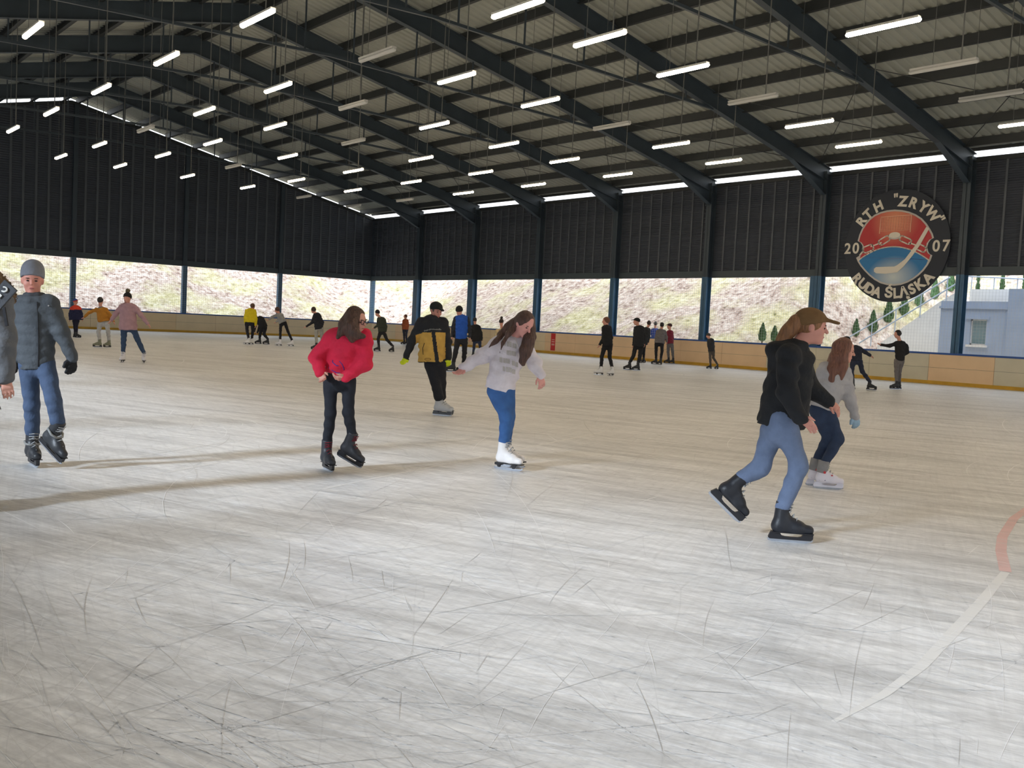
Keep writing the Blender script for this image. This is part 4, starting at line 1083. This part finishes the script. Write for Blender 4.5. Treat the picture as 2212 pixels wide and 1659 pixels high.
for pts in ([(1111, 722), (1116, 740), (1122, 756), (1131, 778)], [(1119, 764), (1124, 780), (1130, 792), (1134, 799)]):
    q = [onto(hg, *p, .012) for p in pts]; q = [a for a in q if a is not None]
    if len(q) > 1: MB().tube(q, .0045, 6).build('draw_cord', cl((236, 226, 224)), hg['e'])

bg_ = person(dict(label='person in black jacket, light jeans and brown cap with ponytail, striding on one skate', hi=True, k=.95,
    h=(1752, 706), face=(80, 4, 0), kh=.98, sa=(1704, 766), sb=(1722, 762), ea=(1700, 848), eb=(1748, 838), wa=(1728, 902), wb=(1788, 866), tipa=(1756, 922), tipb=(1806, 880), thumba=60, thumbb=-60,
    pa=(1668, 930), pb=(1700, 928), ka=(1648, 1012), kb=(1722, 1006), na=(1584, 1054), nb=(1690, 1096), fa=None, fb=(1704, 1171), ta=88, tb=82, lifta=(42, 0), liftb=None,
    hem=(1634, 1744, 916), chR=.15, flat=.95, top=[(30, 32, 36)], sleeve=1.25, collar=(.04, .07, .032), pants=(102, 117, 145), leg=.96, ank=.055, hipflat=1.0, hood=.09,
    hair=(132, 92, 60), locks=[[(1722, 694, 0, .05), (1705, 712, 0, .05), (1690, 735, 0, .045), (1680, 760, 0, .032), (1674, 774, 0, .012)]],
    hat=('cap', (112, 84, 52)), skate=('hockey', (34, 36, 42)), skin=(206, 146, 130), curl=.5, off=dict(sa=-.16, ea=-.20, wa=-.22, tipa=-.22, sb=.14, eb=.16, wb=.14, tipb=.14, pa=.06, pb=-.06, na=.08)))

gg = person(dict(label='person with long auburn hair in grey hoodie, navy jeans and white plastic skates', hi=True, k=.86,
    h=(1822, 757), face=(82, 8, 0), kh=.95, sa=(1782, 800), sb=(1824, 806), ea=(1772, 845), eb=(1834, 856), wa=(1776, 880), wb=(1847, 898), tipb=(1853, 932), thumbb=-80,
    pa=(1764, 886), pb=(1788, 888), ka=(1788, 946), kb=(1804, 946), na=(1766, 1000), nb=(1782, 1004), fa=(1770, 1050), fb=(1787, 1056), ta=78, tb=78,
    hem=(1745, 1806, 882), chR=.14, flat=.9, top=[(168, 166, 168)], topname='hoodie', sleeve=1.2, pants=(44, 58, 84), leg=.92, ank=.05,
    hair=(112, 74, 60), locks=[[(1812, 748, 0, .06), (1806, 775, -.04, .06), (1800, 800, -.08, .055), (1796, 822, -.1, .03)], [(1822, 760, -.06, .05), (1820, 790, -.09, .05), (1815, 818, -.1, .028)], [(1802, 770, .03, .05), (1790, 800, 0, .04), (1785, 815, 0, .02)]],
    glove=[(150, 178, 200)], glovehands='b', skate=('hockey', (226, 222, 232)), holder=mat('holder_white', (222, 220, 230), .4), cuff=.03))
for o in [c for c in gg['e'].children if c.name.startswith('skate')]:
    MB().tube([(-.070, 0, .175), (-.060, 0, .24), (-.052, 0, .305)], [.060, .060, .058], 14).build('ankle_cuff', cl((140, 140, 142)), o, True)
    for x_, z_, r_, c_ in ((-.045, .185, .014, (200, 62, 70)), (-.062, .108, .013, (60, 124, 170)), (-.09, .10, .007, (150, 150, 190)), (-.035, .098, .006, (110, 110, 140))):
        for sd_ in (-1, 1): MB().prism([(x_ + r_ * math.cos(t), z_ + r_ * math.sin(t)) for t in np.linspace(0, 6.283, 11)[:-1]], 'y', sd_ * .035, sd_ * (.066 if z_ > .15 else .049)).build('boot_stud', cl(c_, 'boot'), o)
    MB().bar((.035, -.048, .155), (.035, .048, .155), .02, .012).build('buckle_strap', cl((196, 66, 74), 'boot'), o)

# ---------------------------------------------------------------- skaters farther out
def far(label, **a): a['label'] = label; a.setdefault('group', None); return person(a)
far('child in navy jacket with orange shoulders and blue hat, standing by the boards', k=.85, h=(163, 652), face=(120, 0, 0), sa=(155, 666), sb=(172, 666), ea=(151, 678), eb=(176, 678), wa=(151, 689), wb=(178, 689),
    pa=(160, 692), pb=(168, 692), ka=(162, 706), kb=(168, 706), na=(164, 720), nb=(169, 720), fa=(164, 729), fb=(168, 731), ta=90, tb=90, hem=(150, 178, 691), chR=.2, top=[(30, 34, 66), (214, 66, 44)],
    pick=lambda px, py, nf: (py < 669 - np.abs(px - 163) * .0 + 3 * np.sin(px)*0).astype(int), sleeve=1.2, pants=(28, 30, 48), hat=('beanie', (48, 70, 130), (190, 60, 60)), skin=(200, 140, 120))
far('person in mustard sweater and pale trousers with arms spread, dark hair', k=.95, h=(217, 650), face=(165, 0, 0), sa=(208, 669), sb=(229, 669), ea=(193, 675), eb=(238, 681), wa=(183, 684), wb=(245, 694),
    pa=(216, 698), pb=(231, 698), ka=(213, 718), kb=(231, 718), na=(214, 738), nb=(232, 738), fa=(211, 750), fb=(232, 750), ta=-65, tb=-30, hem=(211, 238, 695), chR=.17, top=[(176, 118, 40)], topname='sweater', sleeve=1.0,
    pants=(176, 176, 176), hair=(48, 42, 42), scarf=(120, 122, 120), skate=('hockey', (120, 124, 104)))
far('person in long dusty pink coat with fur hood, black pompom beanie and white skates', k=.97, h=(275, 645), face=(0, 0, 0), sa=(262, 664), sb=(290, 663), ea=(250, 678), eb=(304, 680), wa=(241, 691), wb=(319, 699),
    pa=(268, 708), pb=(287, 708), ka=(267, 734), kb=(294, 734), na=(266, 759), nb=(303, 757), fa=(264, 783), fb=(311, 780), ta=5, tb=25, hem=(257, 297, 713), chR=.19, flat=.75, top=[(172, 136, 142)], topname='coat', sleeve=1.1, collar=(.04, .10, .045),
    pants=(52, 72, 100), hat=('beanie', (34, 34, 34), None, (92, 84, 60)), scarf=(110, 40, 52), skate=('figure', (232, 230, 234)))
far('person in yellow jacket and dark trousers seen from behind near the far boards', k=1.0, h=(546, 662), face=(150, 0, 0), sa=(533, 672), sb=(550, 672), ea=(530, 686), eb=(553, 690), wa=(530, 697), wb=(552, 702),
    pa=(533, 698), pb=(545, 698), ka=(534, 714), kb=(545, 714), na=(535, 730), nb=(541, 730), fa=(534, 744), fb=(541, 743), ta=-80, tb=-80, hem=(527, 553, 696), chR=.22, top=[(214, 192, 30)], sleeve=1.2, pants=(32, 32, 40), hair=(90, 62, 48), skate=('figure', (220, 220, 220)))
far('person in black bent low beside the yellow jacket', k=1.0, h=(553, 697), face=(60, 50, 0), sa=(556, 690), sb=(566, 688), ea=(551, 706), eb=(560, 708), wa=(549, 716), wb=(556, 718),
    pa=(566, 708), pb=(573, 708), ka=(562, 722), kb=(571, 722), na=(558, 736), nb=(575, 736), fa=(558, 743), fb=(575, 744), ta=-80, tb=-80, hem=(562, 579, 708), chR=.2, flat=.9, top=[(28, 29, 34)], pants=(30, 31, 38), hair=(40, 36, 36))
far('person in grey top and black leggings leaning forward, white skates', k=1.0, h=(599, 670), face=(-100, 15, 0), sa=(599, 680), sb=(609, 681), ea=(588, 685), eb=(603, 690), wa=(581, 690), wb=(597, 695),
    pa=(607, 698), pb=(616, 698), ka=(606, 714), kb=(621, 716), na=(603, 736), nb=(626, 736), fa=(602, 747), fb=(628, 745), ta=-80, tb=-70, hem=(602, 620, 697), chR=.15, flat=.85, top=[(140, 140, 140)], topname='sweater', pants=(28, 28, 34), leg=.9, hair=(80, 52, 46), skate=('figure', (226, 226, 230)))
far('person in black jacket and grey trousers with one arm stretched back', k=1.0, h=(677, 670), face=(-120, 5, 0), sa=(680, 680), sb=(689, 681), ea=(674, 697), eb=(697, 696), wa=(662, 705), wb=(696, 705),
    pa=(684, 709), pb=(694, 709), ka=(683, 726), kb=(694, 726), na=(682, 743), nb=(694, 741), fa=(680, 755), fb=(694, 751), ta=-80, tb=-60, hem=(680, 698, 711), chR=.17, flat=.85, top=[(32, 34, 40)], pants=(158, 156, 148), hair=(66, 50, 44))
far('person in dark green jacket and black cap striding past the corner post', k=1.0, h=(815, 677), face=(-140, 5, 0), sa=(818, 688), sb=(830, 692), ea=(816, 703), eb=(834, 706), wa=(809, 708), wb=(833, 716),
    pa=(822, 717), pb=(829, 717), ka=(817, 732), kb=(835, 734), na=(816, 749), nb=(845, 751), fa=(815, 759), fb=(846, 760), ta=-80, tb=-40, hem=(817, 834, 717), chR=.19, flat=.8, top=[(52, 58, 50)], hood=.1, pants=(34, 34, 40), hat=('beanie', (34, 34, 44)))
far('person in rust orange jacket and dark jeans standing at the far boards', k=.92, h=(876, 684), face=(-90, 0, 0), sa=(872, 692), sb=(880, 692), ea=(870, 702), eb=(882, 702), wa=(870, 711), wb=(881, 711),
    pa=(872, 713), pb=(879, 713), ka=(873, 724), kb=(878, 724), na=(874, 736), nb=(877, 736), fa=(871, 744), fb=(876, 745), ta=-80, tb=-80, hem=(869, 882, 712), chR=.16, flat=1.0, top=[(160, 84, 50)], pants=(44, 48, 66), hair=(100, 60, 44))
far('person in bright blue vest and black sleeves skating away', k=1.03, h=(992, 673), face=(170, 0, 0), sa=(985, 688), sb=(1009, 689), ea=(979, 706), eb=(1015, 710), wa=(977, 726), wb=(1015, 728),
    pa=(989, 734), pb=(1004, 734), ka=(984, 762), kb=(1003, 762), na=(981, 791), nb=(998, 785), fa=(974, 803), fb=(997, 797), ta=-80, tb=-60, hem=(982, 1008, 732), chR=.2, flat=.75, top=[(40, 42, 48), (34, 82, 168)], pick=lambda px, py, nf: ((px > 984) & (px < 1010)).astype(int), topname='vest',
    pants=(34, 34, 38), hat=('beanie', (28, 28, 30)))
far('child in black jacket and dark jeans behind the blue vest', k=.86, h=(1026, 692), face=(150, 5, 0), sa=(1020, 706), sb=(1035, 706), ea=(1017, 720), eb=(1040, 720), wa=(1019, 732), wb=(1041, 732),
    pa=(1025, 737), pb=(1036, 737), ka=(1024, 750), kb=(1037, 750), na=(1024, 762), nb=(1038, 762), fa=(1024, 772), fb=(1040, 772), ta=120, tb=120, hem=(1019, 1043, 737), chR=.18, top=[(28, 29, 32)], pants=(44, 54, 78), hair=(38, 34, 34))
far('person in cream coat and dark pompom hat behind the pale hoodie', k=.9, h=(1083, 697), face=(170, 0, 0), sa=(1073, 715), sb=(1096, 715), ea=(1070, 731), eb=(1098, 731), wa=(1072, 744), wb=(1097, 744),
    pa=(1079, 750), pb=(1092, 750), ka=(1079, 763), kb=(1092, 763), na=(1079, 775), nb=(1092, 775), fa=(1079, 783), fb=(1092, 783), ta=120, tb=120, hem=(1072, 1098, 750), chR=.19, top=[(196, 176, 140)], topname='coat', hood=.1, pants=(60, 60, 70), hat=('beanie', (56, 48, 46), None, (60, 54, 50)))
far('person with brown bob in black dress jacket and leggings, white skates', k=1.0, h=(1309, 694), face=(-80, 0, 0), sa=(1305, 708), sb=(1316, 708), ea=(1305, 727), eb=(1320, 729), wa=(1296, 744), wb=(1313, 746),
    pa=(1306, 748), pb=(1318, 748), ka=(1300, 770), kb=(1316, 770), na=(1299, 793), nb=(1320, 795), fa=(1294, 810), fb=(1319, 813), ta=-75, tb=-40, hem=(1301, 1324, 747), chR=.16, flat=.95, top=[(26, 27, 31)], pants=(26, 26, 30), leg=.9, hair=(112, 76, 56), skate=('figure', (222, 222, 222)))
far('person in black coat and black cap gliding beside the leaning group', k=1.02, h=(1375, 695), face=(-85, 0, 0), sa=(1373, 709), sb=(1388, 709), ea=(1371, 728), eb=(1392, 727), wa=(1368, 744), wb=(1392, 742),
    pa=(1373, 748), pb=(1385, 748), ka=(1368, 769), kb=(1381, 770), na=(1362, 790), nb=(1380, 791), fa=(1356, 799), fb=(1374, 803), ta=-85, tb=-80, hem=(1367, 1392, 748), chR=.19, flat=.85, top=[(32, 34, 38)], pants=(30, 31, 35), hat=('cap', (26, 26, 28)))
far('person in dark hooded jacket half hidden behind the black coat', k=1.0, h=(1402, 699), face=(160, 0, 0), sa=(1391, 712), sb=(1402, 712), ea=(1389, 728), eb=(1402, 727), wa=(1390, 740), wb=(1400, 739),
    pa=(1385, 742), pb=(1392, 742), ka=(1385, 760), kb=(1391, 760), na=(1385, 775), nb=(1391, 775), fa=(1384, 784), fb=(1391, 784), ta=150, tb=150, hem=(1381, 1398, 744), chR=.19, flat=.9, top=[(44, 46, 48)], hood=.1, pants=(34, 34, 38), hair=(60, 46, 42))
far('person in blue jacket standing behind the boards beside the grey fleece', k=.98, D=float((atx(1412, 740, .30) - CAM) @ FH), h=(1416, 700), face=(170, 0, 0), sa=(1409, 713), sb=(1421, 713), ea=(1402, 724), eb=(1424, 726), wa=(1402, 734), wb=(1422, 736),
    pa=(1410, 738), pb=(1420, 738), ka=(1410, 756), kb=(1419, 756), na=(1410, 770), nb=(1419, 770), fa=(1410, 781), fb=(1419, 781), ta=170, tb=170, hem=(1405, 1424, 736), chR=.18, top=[(34, 62, 140)], pants=(40, 42, 52), hair=(50, 40, 38))
far('person in grey fleece and black trousers leaning on the boards, seen from behind', k=1.02, h=(1430, 703), face=(170, 0, 0), sa=(1420, 716), sb=(1436, 716), ea=(1417, 730), eb=(1440, 729), wa=(1419, 742), wb=(1440, 738),
    pa=(1418, 743), pb=(1430, 743), ka=(1417, 758), kb=(1429, 758), na=(1416, 772), nb=(1427, 774), fa=(1414, 787), fb=(1425, 788), ta=-120, tb=-150, hem=(1413, 1436, 741), chR=.2, flat=.75, top=[(108, 104, 104)], pants=(30, 30, 34), hair=(36, 32, 32))
far('person in maroon jacket and grey striped trousers at the end of the leaning group', k=1.0, h=(1446, 705), face=(-110, 0, 0), sa=(1443, 717), sb=(1451, 717), ea=(1439, 729), eb=(1453, 730), wa=(1436, 734), wb=(1452, 742),
    pa=(1444, 743), pb=(1451, 743), ka=(1443, 760), kb=(1452, 760), na=(1443, 776), nb=(1452, 776), fa=(1441, 785), fb=(1451, 786), ta=-100, tb=-120, hem=(1439, 1455, 742), chR=.16, flat=.9, top=[(116, 34, 52)], pants=(98, 96, 98), hat=('cap', (66, 40, 40)))
far('small child in dark jacket and grey trousers skating along the boards', k=.78, h=(1530, 726), face=(-90, 10, 0), sa=(1531, 735), sb=(1539, 735), ea=(1530, 746), eb=(1541, 748), wa=(1534, 755), wb=(1541, 757),
    pa=(1534, 760), pb=(1541, 760), ka=(1534, 774), kb=(1542, 773), na=(1535, 787), nb=(1546, 784), fa=(1532, 797), fb=(1548, 792), ta=-80, tb=-50, hem=(1530, 1544, 759), chR=.15, flat=.9, top=[(48, 48, 52)], pants=(82, 76, 70), hat=('beanie', (70, 66, 64)))
far('person in navy jacket and jeans with orange headband, pushing off', k=.97, h=(1829, 738), face=(60, 10, 0), sa=(1839, 752), sb=(1857, 753), ea=(1836, 768), eb=(1869, 761), wa=(1840, 778), wb=(1880, 768),
    pa=(1843, 780), pb=(1857, 780), ka=(1839, 802), kb=(1865, 803), na=(1836, 830), nb=(1883, 827), fa=(1837, 841), fb=(1882, 838), ta=-90, tb=60, hem=(1838, 1862, 779), chR=.17, flat=.85, top=[(36, 40, 54)], pants=(42, 48, 66), hat=('beanie', (40, 40, 44), (222, 92, 40)))
far('person in black jacket and grey trousers pointing one arm, backpack on', k=.98, h=(1939, 722), face=(-85, 0, 0), sa=(1937, 741), sb=(1951, 742), ea=(1922, 747), eb=(1955, 758), wa=(1903, 745), wb=(1950, 769), tipa=(1895, 742),
    pa=(1937, 780), pb=(1948, 780), ka=(1936, 801), kb=(1945, 801), na=(1937, 827), nb=(1940, 827), fa=(1932, 841), fb=(1938, 838), ta=-85, tb=-80, hem=(1935, 1953, 779), chR=.16, flat=.95, top=[(34, 34, 36)], pants=(108, 104, 104), hair=(34, 30, 30),
    topx=[((1956, 748, 0), (1957, 760, 0), .09, .10)])
